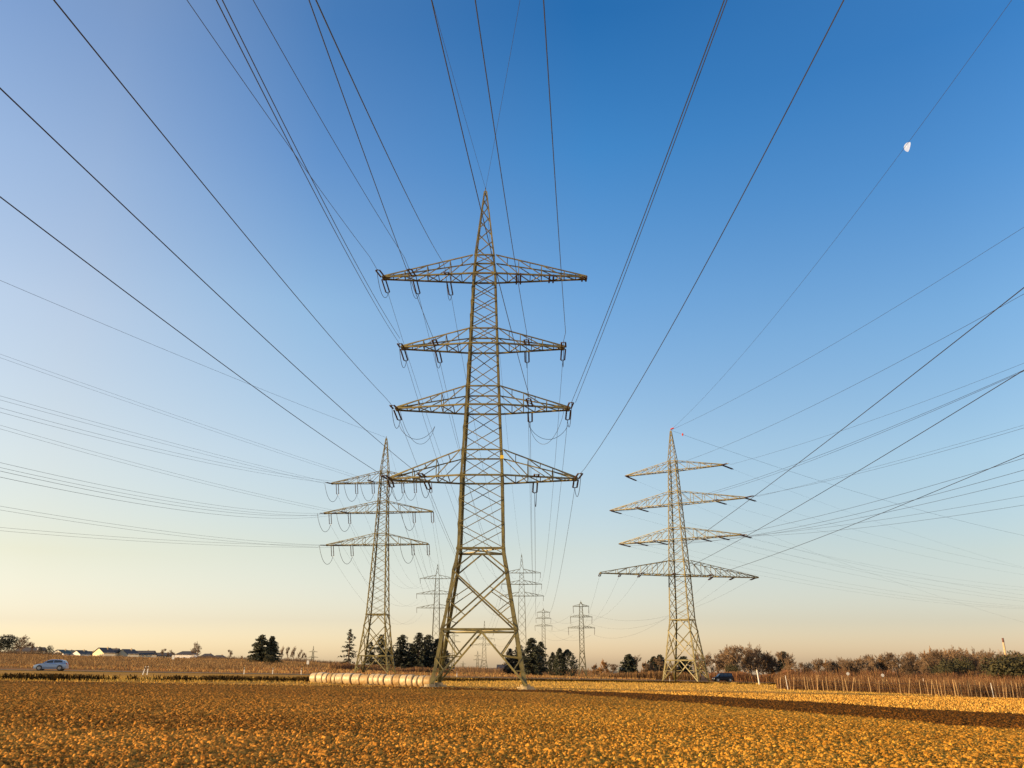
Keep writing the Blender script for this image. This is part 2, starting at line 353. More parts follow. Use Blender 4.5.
# ------------------------------------------------------------------ pylons
def lerp(a, b, t): return a+(b-a)*t
def pylon(name, X, Y, yaw, widths, waist, mid, apex, arms, sc_, steel, base, detail=1, footing=False):
    """widths: [(z,w)] above the eye level plane; arms: (z, ztop, Lleft, Lright, yaw_offset_deg)"""
    root = empty(name, (X, Y, 0), yaw)
    zs, ws = zip(*widths)
    W = lambda z: float(np.interp(z, zs, ws))
    off = EYE
    cor = [(-1, -1), (1, -1), (1, 1), (-1, 1)]
    def P(z, i, w_=None):
        w_ = W(z) if w_ is None else w_
        return Vector((cor[i % 4][0]*w_/2, cor[i % 4][1]*w_/2, z+off))
    lw, bw = sc_
    ztop = arms[0][1]
    # four corner legs up to the foot of the peak
    brk = sorted({z for z in zs if base <= z <= ztop} | {base, ztop})
    for i in range(4):
        mb = MB()
        zb = base
        if footing: zb = gz(X+cor[i][0]*W(base)/2, Y)-EYE+.25
        bb = [zb]+[z for z in brk if z > zb+.2]
        for a, b in zip(bb[:-1], bb[1:]):
            ww = lw*lerp(1, .55, (a-base)/(ztop-base))
            p = Vector((cor[i][0]*W(a)/2, cor[i][1]*W(a)/2, a+off)); q = P(b, i)
            if detail: mb.angle(p, q, ww, (-cor[i][0], 0, 0), (0, -cor[i][1], 0), ww*.14)
            else: mb.bar(p, q, ww*.8)
        mb.build('leg', steel, root)
    mb = MB()
    def X_(za, zb, w_=bw):
        for i in range(4):
            mb.bar(P(za, i), P(zb, i+1), w_, w_*.5); mb.bar(P(za, i+1), P(zb, i), w_, w_*.5)
    def ring(z, w_=bw*1.2):
        for i in range(4): mb.bar(P(z, i), P(z, i+1), w_)
    # body above the waist
    z = waist; ring(waist, bw*1.6)
    zl = sorted([waist]+[a[0] for a in arms]+[a[1] for a in arms if detail])
    for a, b in zip(zl[:-1], zl[1:]):
        n = max(1, round((b-a)/(.62*W((a+b)/2)))) if detail else max(1, round((b-a)/(1.0*W((a+b)/2))))
        for k in range(n): X_(lerp(a, b, k/n), lerp(a, b, (k+1)/n))
        ring(b)
    # spread foot: inverted V, large X, inverted V
    if mid is not None:
        vt = waist-(waist-mid)*.28
        ring(mid, bw*1.7)
        for i in range(4):
            ct = (P(waist, i)+P(waist, i+1))/2; cm = (P(mid, i)+P(mid, i+1))/2
            for j in (i, i+1):
                mb.bar(ct, P(vt, j), bw*1.1); 
                mb.bar(cm, P(base+.15, j), bw*1.35)
            mb.bar(P(vt, i), P(mid, i+1), bw*1.25); mb.bar(P(vt, i+1), P(mid, i), bw*1.25)
            if detail:
                # secondary members
                for j, k in ((i, i+1), (i+1, i)):
                    zq = lerp(vt, mid, .55); q = P(vt, j).lerp(P(mid, k), .28)
                    mb.bar(P(zq, j), q, bw*.7); mb.bar(P(lerp(vt, mid, .5), j), P(mid, j).lerp(P(vt, k), .30), bw*.7)
                    mb.bar(P(lerp(vt, mid, .78), j), P(mid, j).lerp(P(vt, k), .16), bw*.6)
                    mb.bar(P(vt, j), P(vt, j).lerp(P(mid, k), 0)+(ct-P(vt, j))*.5, bw*.6)
                    zb2 = lerp(base, mid, .5)
                    q2 = cm.lerp(P(base, j), .45); q3 = cm.lerp(P(base, j), .72); q1 = cm.lerp(P(base, j), .25)
                    mb.bar(P(zb2, j), q2, bw*.8); mb.bar(P(mid, j), q2, bw*.9); mb.bar(P(lerp(base, mid, .27), j), q3, bw*.8); mb.bar(P(zb2, j), q3, bw*.7)
        if detail:
            for i in range(2): mb.bar(P(mid, i), P(mid, i+2), bw); mb.bar(P(waist, i), P(waist, i+2), bw)
    mb.build('bracing', steel, root)
    # peak
    mb = MB(); wt = W(ztop)
    for i in range(4): mb.bar(P(ztop, i), Vector((cor[i][0]*.12, cor[i][1]*.12, apex+off)), lw*.45)
    n = 6 if detail else 3
    for k in range(n):
        t0, t1 = k/n, (k+1)/n
        t0, t1 = 1-(1-t0)**1.25, 1-(1-t1)**1.25
        for i in range(4):
            a = P(ztop, i).lerp(Vector((cor[i][0]*.12, cor[i][1]*.12, apex+off)), t0)
            j = (i+1) % 4
            b = P(ztop, j).lerp(Vector((cor[j][0]*.12, cor[j][1]*.12, apex+off)), t1)
            mb.bar(a, b, bw*.8)
    mb.bar((0, 0, apex+off), (0, 0, apex+off+.5), .1)
    mb.build('peak', steel, root)
    # cross-arms
    armdata = []
    for (za, zt, Ll, Lr, dy) in arms:
        mb = MB(); rot = Matrix.Rotation(math.radians(dy), 4, 'Z'); w0 = W(za); w1 = W(zt)
        def B(x, y, z): return rot @ Vector((x, y, z+off))
        for sg, Lh in ((-1, Ll), (1, Lr)):
            tipw = .28 if detail else .2
            hw = lambda x: lerp(w0/2, tipw, max(0, (x-w0/2)/(Lh-w0/2)))
            zc = lambda x: lerp(zt, za+.18, max(0, (x-w0/2)/(Lh-w0/2)))
            wt_ = lambda x: lerp(w1/2, tipw*.5, max(0, (x-w0/2)/(Lh-w0/2)))
            n = max(4, round((Lh-w0/2)/1.25)) if detail else 4
            st_ = [lerp(w0/2, Lh, k/n) for k in range(n+1)]
            cw = lw*.52
            for s2 in (-1, 1):
                mb.bar(B(sg*w0/2, s2*hw(w0/2), za), B(sg*Lh, s2*tipw, za), cw)
                mb.bar(B(sg*w0/2, s2*w1/2, zt), B(sg*Lh, s2*tipw*.5, za+.18), cw*.7)
                for k in range(0, n-1, 2 if detail else 1):
                    a, b = st_[k], st_[min(k+2 if detail else k+1, n)]; m_ = (a+b)/2
                    mb.bar(B(sg*a, s2*wt_(a), zc(a)), B(sg*b, s2*hw(b), za), bw*.7)
                    if detail: mb.bar(B(sg*b, s2*hw(b), za), B(sg*b, s2*wt_(b), zc(b)), bw*.7)
            for k in range(n):
                s2 = 1 if k % 2 else -1; a, b = st_[k], st_[k+1]
                mb.bar(B(sg*a, s2*hw(a), za), B(sg*b, -s2*hw(b), za), bw*.75)
                if detail and k < n-1: mb.bar(B(sg*b, hw(b), za), B(sg*b, -hw(b), za), bw*.7); mb.bar(B(sg*b, wt_(b), zc(b)), B(sg*b, -wt_(b), zc(b)), bw*.6)
            if detail:
                mb.bar(B(sg*(Lh-.15), -.45, za), B(sg*(Lh-.15), .45, za), .16, .22)
        for s2 in (-1, 1): mb.bar(B(-w0/2, s2*w0/2, za), B(w0/2, s2*w0/2, za), lw*.55)
        mb.build('crossarm', steel, root)
        armdata.append((za, w0, Ll, Lr, dy))
    if footing:
        for i in range(4):
            mb = MB(); cx, cy = cor[i][0]*W(base)/2, cor[i][1]*W(base)/2; g0 = gz(X+cx, Y+cy)
            for k, (r0, z0, z1) in enumerate(((.85, -.3, .16), (.5, .16, .36))):
                mb.tube([(cx, cy, g0+z0), (cx, cy, g0+z1)], r0, 14)
            o = mb.build('footing', M['concrete'], root)
    return root, armdata
def attach(root, ad, x, fb):
    """world point on the lower chord of a cross-arm, x metres from the axis; fb=-1 near side, +1 far side"""
    za, w0, Ll, Lr, dy = ad; Lh = Ll if x < 0 else Lr
    t = max(0, (abs(x)-w0/2)/(Lh-w0/2)); hw = lerp(w0/2, .28, min(1, t))
    v = Matrix.Rotation(math.radians(dy), 4, 'Z') @ Vector((x, fb*hw, za+EYE))
    return Matrix.Translation(root.location) @ Matrix.Rotation(root.rotation_euler.z, 4, 'Z') @ v
INS_N = 0
def insulator(root, p, d, length=3.0, twin=.42, rings=13, r=.095):
    """tension insulator: two parallel ribbed strings joined by yokes; returns the far end (world)"""
    inv = (Matrix.Translation(root.location) @ Matrix.Rotation(root.rotation_euler.z, 4, 'Z')).inverted()
    d = Vector(d).normalized(); side = d.cross(Vector((0, 0, 1))).normalized()*twin/2
    q = p+d*length; mb = MB()
    for s in ((-1, 1) if twin else (0,)):
        a = p+side*s; b = a+d*length*.9
        pts = []; rr = []
        n = rings*2
        for k in range(n+1):
            pts.append(inv @ a.lerp(b, k/n)); rr.append(r if k % 2 else r*.42)
        mb.tube(pts, rr, 6)
    if twin: mb.bar(inv @ (p+d*length*.9+side), inv @ (p+d*length*.9-side), .05); mb.bar(inv @ (p+d*length*.9+side), inv @ q, .035); mb.bar(inv @ (p+d*length*.9-side), inv @ q, .05)
    else: mb.bar(inv @ (p+d*length*.9), inv @ q, .05)
    mb.build('insulator_string', M['insulator'], root)
    return q
def jumper(root, a, b, drop=2.6, r=.028):
    inv = (Matrix.Translation(root.location) @ Matrix.Rotation(root.rotation_euler.z, 4, 'Z')).inverted()
    pts = []
    for k in range(15):
        t = k/14; p = a.lerp(b, t); p.z -= drop*(1-(2*t-1)**2)**.8; pts.append(inv @ p)
    mb = MB(); mb.tube(pts, r, 5); mb.build('jumper_cable', M['cable'], root)
def wire(pts, r, label, group, name='power_cable', k=4):
    o0 = pts[0]; mb = MB(); mb.tube([Vector(p)-Vector(o0) for p in pts], r, k)
    o = mb.build(name, M['cable']); o.location = o0
    tag(o, label, 'power cable', group); return o
def para(p, dx, dy, a, b, S, n=48, z_off=0):
    return [Vector((p[0]+dx*s, p[1]+dy*s, p[2]+a*s+b*s*s)) for s in np.linspace(0, S, n)]
def sag(p, q, f, n=36):
    p, q = Vector(p), Vector(q); out = []
    for k in range(n+1):
        t = k/n; v = p.lerp(q, t); v.z -= 4*f*t*(1-t); out.append(v)
    return out

# --- main pylon
mainw = [(-2.0, 8.75), (3.4, 7.0), (10.93, 4.55), (18.1, 4.25), (25.5, 3.6), (32.3, 3.05), (40.5, 2.5), (42.8, 2.1)]
main, mad = pylon('lattice_pylon', -3.0, 84.0, 0, mainw, 10.93, 3.4, 51.3,
    [(40.5, 42.8, 11.2, 11.2, 0), (32.3, 34.0, 8.8, 8.6, 0), (25.5, 27.5, 9.1, 9.0, 0), (18.1, 20.7, 9.4, 9.6, 0)], (.30, .115), M['steel'], -1.6, footing=True)
tag(main, 'nearest and tallest olive lattice pylon with four cross-arms on concrete feet beside the bale row', 'pylon', 'steel lattice pylons')
mb = MB(); mb.box((-.17, -.2, -.17), (.17, -.12, .17)); o = mb.build('warning_plate', M['yellow'], main); o.location = (2.0, -2.0, 19.9+EYE)

# --- left pylon
lw_ = [(-2.0, 7.6), (2.5, 6.1), (10.9, 4.2), (25.7, 2.9), (32.8, 2.35), (39.5, 2.0), (42, 1.8)]
left, lad = pylon('lattice_pylon', -28.7, 187.0, math.radians(-5), lw_, 10.9, 2.5, 49.8,
    [(39.5, 42.0, 12.2, 10.6, 0), (32.8, 35.2, 13.4, 11.2, 0), (25.7, 28.0, 12.4, 10.5, 0)], (.30, .12), M['steel'], -1.2)
tag(left, 'three-armed lattice pylon behind the bale row, left of the nearest pylon', 'pylon', 'steel lattice pylons')

# --- right pylon
rw_ = [(-3.0, 7.8), (1.6, 6.4), (9.7, 4.3), (18.9, 3.75), (26.5, 3.1), (34.2, 2.5), (41.8, 1.85), (43.9, 1.7)]
right_, rad = pylon('lattice_pylon', 36.0, 185.0, math.radians(-30), rw_, 9.7, 1.6, 51.0,
    [(41.8, 43.9, 11.4, 11.3, 0), (34.2, 37.0, 15.5, 15.6, 0), (26.5, 29.0, 13.6, 14.0, 0), (18.9, 22.0, 18.2, 18.8, 45)], (.28, .13), M['steel'], -2.7)
tag(right_, 'four-armed pylon lit golden, on the right beside the dark van, its widest arm the lowest', 'pylon', 'steel lattice pylons')
mb = MB(); mb.tube([(0, 0, 53.3), (.7, .1, 53.5)], .16, 8); mb.build('warning_marker', M['red'], right_)

# --- far pylons
def far_pylon(px, D, apexz, arms, label, hang=True, wb=6.5, rh=1.7):
    X = gx(px, D)*1.0; base = gz(X, D)-EYE
    wd = [(base, wb), (base+8, wb*.55), (arms[-1][0], 2.6 if wb > 4 else 1.5), (arms[0][0], 1.7 if wb > 4 else 1.0), (arms[0][0]+2, 1.4 if wb > 4 else .8)]
    ar = [(z, z+rh, L, L, 0) for z, L in arms]
    k = max(1, D/420)*(1 if wb > 4 else .75)
    rt, ad = pylon('lattice_pylon', X, D, 0, wd, base+8, base+3, apexz, ar, (.26*k**.6, .12*k**.6), M['steel_far'], base, detail=0)
    if hang:
        for a in ad:
            for s in (-1, 1):
                p = attach(rt, a, s*(a[2]-.1), 0)
                insulator(rt, p, (-s*.05, 0, -1), 2.4, 0, 6, .13*k**.5)
    tag(rt, label, 'pylon', 'steel lattice pylons'); return rt, ad
def top(y, D): return D*math.tan(PITCH+math.atan((384-y)/FPX))
t523, a523 = far_pylon(522, 380, 47.8, [(39.9, 8.4), (35.0, 8.9), (30.0, 9.6)], 'distant three-armed pylon just right of the nearest pylon, rising out of the spruces', wb=7)
t435, a435 = far_pylon(435, 411, top(564.7, 411), [(top(578.7, 411), 8.3), (top(594, 411), 9.8), (top(608, 411), 9.5)], 'distant three-armed pylon seen between the left pylon and the nearest pylon')
t581, a581 = far_pylon(582.5, 300, top(602, 300), [(top(606.5, 300), 2.8), (top(617, 300), 3.8), (top(628, 300), 4.6)], 'small slender pylon with three short arms right of the dark cypresses', wb=2.6, rh=.7)
t544, a544 = far_pylon(544, 430, top(609, 430), [(top(612.5, 430), 3.2), (top(618.5, 430), 3.8), (top(626, 430), 4.3)], 'small pylon with three short arms behind the right spruce group', wb=3, rh=.8)
t484, a484 = far_pylon(484, 800, top(621, 800), [(top(633, 800), 8.5), (top(639, 800), 9.5), (top(645, 800), 10.5)], 'far pylon framed between the feet of the nearest pylon', wb=7)
far_pylon(477.5, 1300, top(651, 1300), [(top(656, 1300), 5), (top(660, 1300), 6.5)], 'tiny far pylon left of centre between the feet of the nearest pylon', hang=False, wb=5)
far_pylon(453, 1000, top(632, 1000), [(top(636, 1000), 6), (top(642, 1000), 8)], 'faint far pylon seen beside the left leg of the nearest pylon', hang=False, wb=5)
far_pylon(463, 2400, top(661, 2400), [(top(664, 2400), 8)], 'faintest far pylon low on the horizon inside the nearest pylon', hang=False, wb=6)
far_pylon(312, 1300, top(646, 1300), [(top(652, 1300), 6.5), (top(657.5, 1300), 8)], 'tiny far pylon left of the bale row, behind the yellow sign', hang=False, wb=5)

# ------------------------------------------------------------------ wires towards the camera side (fitted once, kept as plain metres)
WIRES = [
    ('m1 L outer', (-14.2, 80.0, 40.0), -0.0566, -0.9984, -0.18494, 0.000486),
    ('m1 L mid', (-10.7, 80.0, 40.0), -0.0525, -0.9986, -0.20585, 0.0007),
    ('m1 L inner', (-7.0, 80.0, 40.0), 0.0274, -0.9996, -0.40452, 0.000551),
    ('m2 L outer', (-11.8, 80.0, 31.8), 0.0505, -0.9987, -0.24806, 0.000517),
    ('m2 L inner', (-8.0, 80.0, 31.8), 0.0135, -0.9999, -0.18332, 0.000333),
    ('m3 L outer', (-12.1, 80.0, 25.0), 0.0256, -0.9997, -0.18458, 0.000326),
    ('m4 L inner', (-8.8, 80.0, 17.6), -0.0463, -0.9989, -0.09941, 0.000337),
    ('m4 L outer', (-12.4, 80.0, 17.6), -0.0438, -0.999, -0.09874, 0.000359),
    ('m3 R outer', (5.9, 80.0, 25.0), 0.0221, -0.9998, -0.08388, 0.000356),
    ('m4 R outer', (6.5, 80.0, 17.6), 0.0665, -0.9978, -0.0264, 0.001106),
    ('m3 R inner', (1.9, 80.0, 25.0), -0.1013, -0.9949, -0.03102, 0.001132),
    ('m2 R inner', (1.6, 80.0, 31.8), -0.0541, -0.9985, -0.18761, 0.00068),
    ('m2 R outer', (5.5, 80.0, 31.8), -0.0792, -0.9969, -0.19338, 0.001003),
    ('shield A', (-3.0, 84.0, 51.5), -0.0759, -0.9971, -0.2, 0.0005),
    ('shield B', (-3.0, 84.0, 51.5), 0.0998, -0.995, -0.2, 0.0005),
    ('q', (27.02, 182.59, 18.6), 0.0056, -1.0, -0.014, 0.00015),
    ('r', (33.59, 184.35, 18.6), 0.0163, -0.9999, -0.01075, 0.00015),
    ('s', (41.8, 186.55, 18.6), 0.0677, -0.9977, -0.01489, 0.000214),
    ('moonwire', (36.0, 185.0, 51), 0.0497, -0.9988, -0.05775, 0.000604),
    ('B apex', (36.0, 185.0, 51), 0.1904, -0.9817, -0.09879, 0.000443),
    ('B1 L', (26.13, 190.7, 41.5), 0.0915, -0.9958, -0.17524, 0.000475),
    ('B1 R', (45.79, 179.35, 41.5), 0.2198, -0.9755, -0.10657, 0.000496),
    ('B2 L', (22.58, 192.75, 33.9), 0.1312, -0.9914, -0.15892, 0.000522),
    ('B2 Li', (28.21, 189.5, 33.9), 0.1114, -0.9938, -0.14846, 0.000501),
    ('B2 R', (49.51, 177.2, 33.9), 0.4364, -0.8997, -0.01408, 0.000374),
    ('B2 Ri', (43.79, 180.5, 33.9), 0.1806, -0.9836, -0.12698, 0.000482),
    ('B3 L', (24.22, 191.8, 26.2), 0.1411, -0.99, -0.14317, 0.000514),
    ('B3 Li', (27.77, 189.75, 26.2), 0.1114, -0.9938, -0.15101, 0.000504),
    ('B3 Lj', (31.67, 187.5, 26.2), 0.1312, -0.9914, -0.14423, 0.000494),
    ('B3 Ri', (43.79, 180.5, 26.2), 0.2971, -0.9549, -0.10337, 0.000483),
    ('B3 R', (48.12, 178.0, 26.2), 0.1708, -0.9853, -0.13554, 0.000491),
    ('A apex', (36.0, 185.0, 51), 0.8922, 0.4517, -0.18465, 0.000463),
    ('A1 R', (45.79, 179.35, 41.5), 0.9177, 0.3974, -0.20639, 0.000436),
    ('A2 R', (49.51, 177.2, 33.9), 0.8372, 0.5469, -0.14969, 0.000493),
    ('A3 R', (48.12, 178.0, 26.2), 0.883, 0.4694, -0.13836, 0.000511),
    ('A1 L', (26.13, 190.7, 41.5), 0.9999, -0.0113, -0.26283, 0.00015),
    ('L1 R', (-30.69, 187.17, 39.5), -0.497, -0.8678, 0.01997, 0.00015),
    ('L1 o', (-40.95, 188.07, 39.5), -0.2572, -0.9664, -0.09529, 0.00015),
    ('L1 i', (-37.67, 187.78, 39.5), -0.2184, -0.9759, -0.16575, 0.000504),
    ('L2 i', (-36.67, 187.7, 32.6), -0.3987, -0.9171, -0.05089, 0.000415),
    ('L2 o', (-42.15, 188.18, 32.6), -0.09, -0.9959, -0.17731, 0.000496),
    ('L2 m', (-39.66, 187.96, 32.6), -0.0201, -0.9998, -0.20605, 0.000503),
    ('L3 o', (-41.15, 188.09, 25.5), -0.2861, -0.9582, -0.11397, 0.000492),
    ('L3 i', (-37.67, 187.78, 25.5), -0.4619, -0.8869, -0.12603, 0.000493),
    ('Lshield', (-28.7, 187.0, 50), -0.2669, -0.9637, -0.10246, 0.00015),
    ('m2 L outer2', (-11.4, 80.0, 31.8), 0.0417, -0.9991, -0.2449, 0.000633),
    ('m3 R outer2', (6.3, 80.0, 25.0), 0.0291, -0.9996, -0.04658, 0.00028),
]
WD = {n: (p, dx, dy, a, b) for n, p, dx, dy, a, b in WIRES}
def words(side, arm, place): return f"{place} cable leaving the {side} side of the {arm} arm of the"
def start_from(root, ad, x, w_, r, label, group, S, jump=True, back=None, backr=.019, backlabel=None, sagf=9, drop=1.5):
    (p, dx, dy, a, b) = WD[w_]
    pf = attach(root, ad, x, -1)
    d = Vector((dx, dy, a)).normalized(); q = insulator(root, pf, d, 3.0)
    pts = para((p[0], p[1], p[2]+EYE), dx, dy, a, b, S)
    pts[0] = q; wire(pts, r, label, group)
    if back is not None:
        pb = attach(root, ad, x, 1); dv = (back-pb); L = dv.length; dv.z -= 4*sagf*.9; qb = insulator(root, pb, dv, 3.0)
        wire(sag(qb, back, sagf), backr, backlabel, group)
        if jump: jumper(root, q, qb, drop)
    return q
G1 = 'overhead cables of the nearest line'
def far_pt(rt, ad, i, x, hang=2.4): 
    v = attach(rt, ad[i], x, 0); v.z -= hang; return v
R1 = .0235
nm = 'nearest pylon'
start_from(main, mad[0], -11.1, 'm1 L outer', R1, 'overhead cable from the left tip of the topmost arm, nearest pylon, to top left', G1, 150, back=far_pt(t523, a523, 0, -8), backlabel='cable sinking away behind the left tip of the topmost arm of the nearest pylon')
start_from(main, mad[0], -7.7, 'm1 L mid', R1, 'overhead cable from the middle of the left half of the topmost arm of the nearest pylon', G1, 150, back=far_pt(t523, a523, 0, -5), backlabel='cable sinking away behind the middle of the left half of the topmost arm of the nearest pylon')
start_from(main, mad[0], -4.0, 'm1 L inner', R1, 'overhead cable from the left half of the topmost arm, closest to the body, nearest pylon', G1, 150, back=far_pt(t523, a523, 0, -2.5), backlabel='cable sinking away from the topmost arm of the nearest pylon just left of its body')
start_from(main, mad[1], -8.7, 'm2 L outer', R1*.9, 'left strand of the twin cable from the left tip of the second arm of the nearest pylon', G1, 150, back=far_pt(t523, a523, 1, -8.5), backlabel='cable sinking away behind the left tip of the second arm of the nearest pylon')
p_ = WD['m2 L outer2']; wire(para((p_[0][0], p_[0][1], p_[0][2]+EYE), *p_[1:], 150), R1*.9, 'right strand of the twin cable from the left tip of the second arm of the nearest pylon', G1)
start_from(main, mad[1], -5.0, 'm2 L inner', R1, 'overhead cable from the left half of the second arm, crossing the topmost arm, nearest pylon', G1, 150, back=far_pt(t523, a523, 1, -5), backlabel='cable sinking away behind the middle of the left half of the second arm of the nearest pylon')
start_from(main, mad[2], -9.1, 'm3 L outer', R1, 'single overhead cable from the left tip of the third arm, nearest pylon, across the sky', G1, 150, back=far_pt(t523, a523, 2, -9), backlabel='cable sinking away behind the left tip of the third arm of the nearest pylon')
start_from(main, mad[3], -5.8, 'm4 L inner', R1, 'upper of two dark cables from the lowest arm, nearest pylon, towards the left edge', G1, 150, back=far_pt(t523, a523, 2, -6), backlabel='cable sinking away behind the left half of the lowest arm of the nearest pylon')
start_from(main, mad[3], -9.4, 'm4 L outer', R1, 'lower of two dark cables from the lowest arm, nearest pylon, towards the left edge', G1, 150, back=far_pt(t435, a435, 1, 9), backlabel='cable sinking away behind the left tip of the lowest arm of the nearest pylon')
start_from(main, mad[1], 4.6, 'm2 R inner', R1, 'overhead cable rising from the right half of the second arm, close to the body of the nearest pylon', G1, 150, back=far_pt(t523, a523, 0, 5), backlabel='cable sinking away behind the right half of the second arm of the nearest pylon')
start_from(main, mad[1], 8.5, 'm2 R outer', R1, 'nearly upright overhead cable from the right tip of the second arm of the nearest pylon', G1, 150, back=far_pt(t523, a523, 0, 8), backlabel='cable sinking away behind the right tip of the second arm of the nearest pylon')
start_from(main, mad[2], 4.9, 'm3 R inner', R1*1.1, 'overhead cable from the right half of the third arm that passes behind the peak of the nearest pylon', G1, 150, back=far_pt(t523, a523, 1, 5), backlabel='cable sinking away behind the right half of the third arm of the nearest pylon')
start_from(main, mad[2], 8.9, 'm3 R outer', R1, 'left strand of the twin cable rising from the right tip of the third arm, nearest pylon', G1, 150, back=far_pt(t523, a523, 1, 8.5), backlabel='cable sinking away behind the right tip of the third arm of the nearest pylon')
p_ = WD['m3 R outer2']; wire(para((p_[0][0], p_[0][1], p_[0][2]+EYE), *p_[1:], 150), R1*.9, 'right strand of the twin cable rising from the right tip of the third arm, nearest pylon', G1)
start_from(main, mad[3], 9.5, 'm4 R outer', R1, 'dark cable from the right tip of the lowest arm, nearest pylon, to top right', G1, 150, back=far_pt(t523, a523, 2, 9), backlabel='cable sinking away behind the right tip of the lowest arm of the nearest pylon')
for x, i, lab in ((5.4, 3, 'right half of the lowest arm'),):
    pb = attach(main, mad[i], x, 1); qb = insulator(main, pb, (0, 1, -.2), 3.0); pf = attach(main, mad[i], x, -1); qf = insulator(main, pf, (0, -1, -.12), 2.4)
    jumper(main, qf, qb, 2.2)
    wire(sag(qb, far_pt(t523, a523, 2, 6), 9), .022, f'cable sinking away behind the {lab} of the nearest pylon', G1)
# long loops slung between the third-arm strings
for x0, x1, s0, s1 in ((-9.1, -5.3, 3.0, 3.6), (9.0, 4.9, 3.0, 3.6)):
    a0 = attach(main, mad[2], x0, 1)+Vector((0, 3, -.8)); a1 = attach(main, mad[2], x1, 1)+Vector((0, 2.6, -.8))
    jumper(main, a0, a1, 1.5, .024); a2 = attach(main, mad[2], x0*.93, -1)+Vector((0, -1, -.3)); jumper(main, a2, a1, 2.8, .02)
# empty brackets on the right half of the topmost arm
for x in (3.7, 7.3, 10.9):
    mb = MB(); za = mad[0][0]+EYE
    hw = lerp(mad[0][1]/2, .28, max(0, (x-1.25)/9.95))
    for dx in (-.22, .22): mb.bar((x+dx, -hw-.15, za-.08), (x+dx, hw+.15, za-.08), .17, .28)
    mb.build('hanger_bracket', M['insulator'], main)
p_ = WD['shield A']; wire(para((-3.0, 84, 51.7+EYE), *p_[1:], 150), .015, 'thin earth wire leaving the peak of the nearest pylon up to the left', 'earth wires', 'earth_wire')
p_ = WD['shield B']; wire(para((-3.0, 84, 51.7+EYE), *p_[1:], 150), .014, 'thin earth wire leaving the peak of the nearest pylon up to the right', 'earth wires', 'earth_wire')
wire(sag((-3.0, 84, 51.5+EYE), (t523.location.x, 380, 47.9+EYE), 7), .016, 'thin earth wire running from the peak of the nearest pylon down to the distant pylon behind it', 'earth wires', 'earth_wire')

# right pylon
G2 = 'cables of the right pylon'
p_ = WD['moonwire']; wire(para((36, 185, 51.2+EYE), *p_[1:], 190), .022, 'thin earth wire that crosses beside the moon and ends on the peak of the right pylon', 'earth wires', 'earth_wire')
for n_, x, lab in (('q', -9.3, 'topmost'), ('r', -2.5, 'middle'), ('s', 6, 'lowest')):
    start_from(right_, rad[3], x, n_, .034, f'{lab} of the three thick dark cables crossing the right edge towards the right pylon', G2, 230, back=None)
side_lab = {'L': 'left tip', 'Li': 'left middle', 'Lj': 'inner left', 'R': 'right tip', 'Ri': 'right middle'}
armw = {1: 'topmost', 2: 'second', 3: 'third'}
for n_, ai, x in (('B1 L', 1, -11.3), ('B1 R', 1, 11.2), ('B2 L', 2, -15.4), ('B2 Li', 2, -9), ('B2 R', 2, 15.5), ('B2 Ri', 2, 9), ('B3 L', 3, -13.5), ('B3 Li', 3, -9.5), ('B3 Lj', 3, -5), ('B3 Ri', 3, 9), ('B3 R', 3, 13.9)):
    p_ = WD[n_]; pf = attach(right_, rad[ai-1], x, -1); d = Vector((p_[1], p_[2], p_[3]))
    q = insulator(right_, pf, d, 2.8, .34, 9, .12)
    pts = para((p_[0][0], p_[0][1], p_[0][2]+EYE), *p_[1:], 170); pts[0] = q
    wire(pts, .017, f'faint cable rising to the right edge from the {side_lab[n_[3:]]} of the {armw[ai]} arm of the right pylon', G2)
p_ = WD['B apex']; wire(para((36, 185, 51.2+EYE), *p_[1:], 170), .022, 'thin earth wire rising from the peak of the right pylon to the right edge', 'earth wires', 'earth_wire')
p_ = WD['A apex']; wire(para((36, 185, 51.2+EYE), *p_[1:], 330), .022, 'thin earth wire falling from the peak of the right pylon to the right edge', 'earth wires', 'earth_wire')
mb = MB(); mb.tube([(0, 0, -.3), (0, 0, 0), (0, 0, .3)], [.10, .22, .10], 10); o = mb.build('marker_ball', M['red']); q_ = para((36, 185, 51.2+EYE), *p_[1:], 330, 400)[4]; o.location = q_
tag(o, 'small red marker ball hung on the earth wire beside the peak of the right pylon', 'marker ball')
for n_, ai, x in (('A1 R', 1, 11.2), ('A1 L', 1, -11.3), ('A2 R', 2, 15.5), ('A2 R', 2, 9), ('A2 R', 2, -9), ('A2 R', 2, -15.4), ('A3 R', 3, 13.9), ('A3 R', 3, 9), ('A3 R', 3, 5), ('A3 R', 3, -5), ('A3 R', 3, -9.5), ('A3 R', 3, -13.5)):
    p_ = WD[n_]; pf = attach(right_, rad[ai-1], x, 1 if x < 0 else 1); dx, dy = (.885, .466); a_, b_ = p_[3], p_[4]
    q = insulator(right_, pf, (dx, dy, a_), 3.0, .34, 9, .13)
    pl = side_lab[{11.2: 'R', 15.5: 'R', 13.9: 'R', 9: 'Ri', -9: 'Li', -9.5: 'Li', -5: 'Lj', 5: 'Lj', -11.3: 'L', -15.4: 'L', -13.5: 'L'}[x]] if x != 5 else 'inner right'
    wire(para(q, dx, dy, a_, max(b_, .0004), 330), .0095, f'faint cable falling to the right edge from the {pl} of the {armw[ai]} arm of the right pylon', G2)
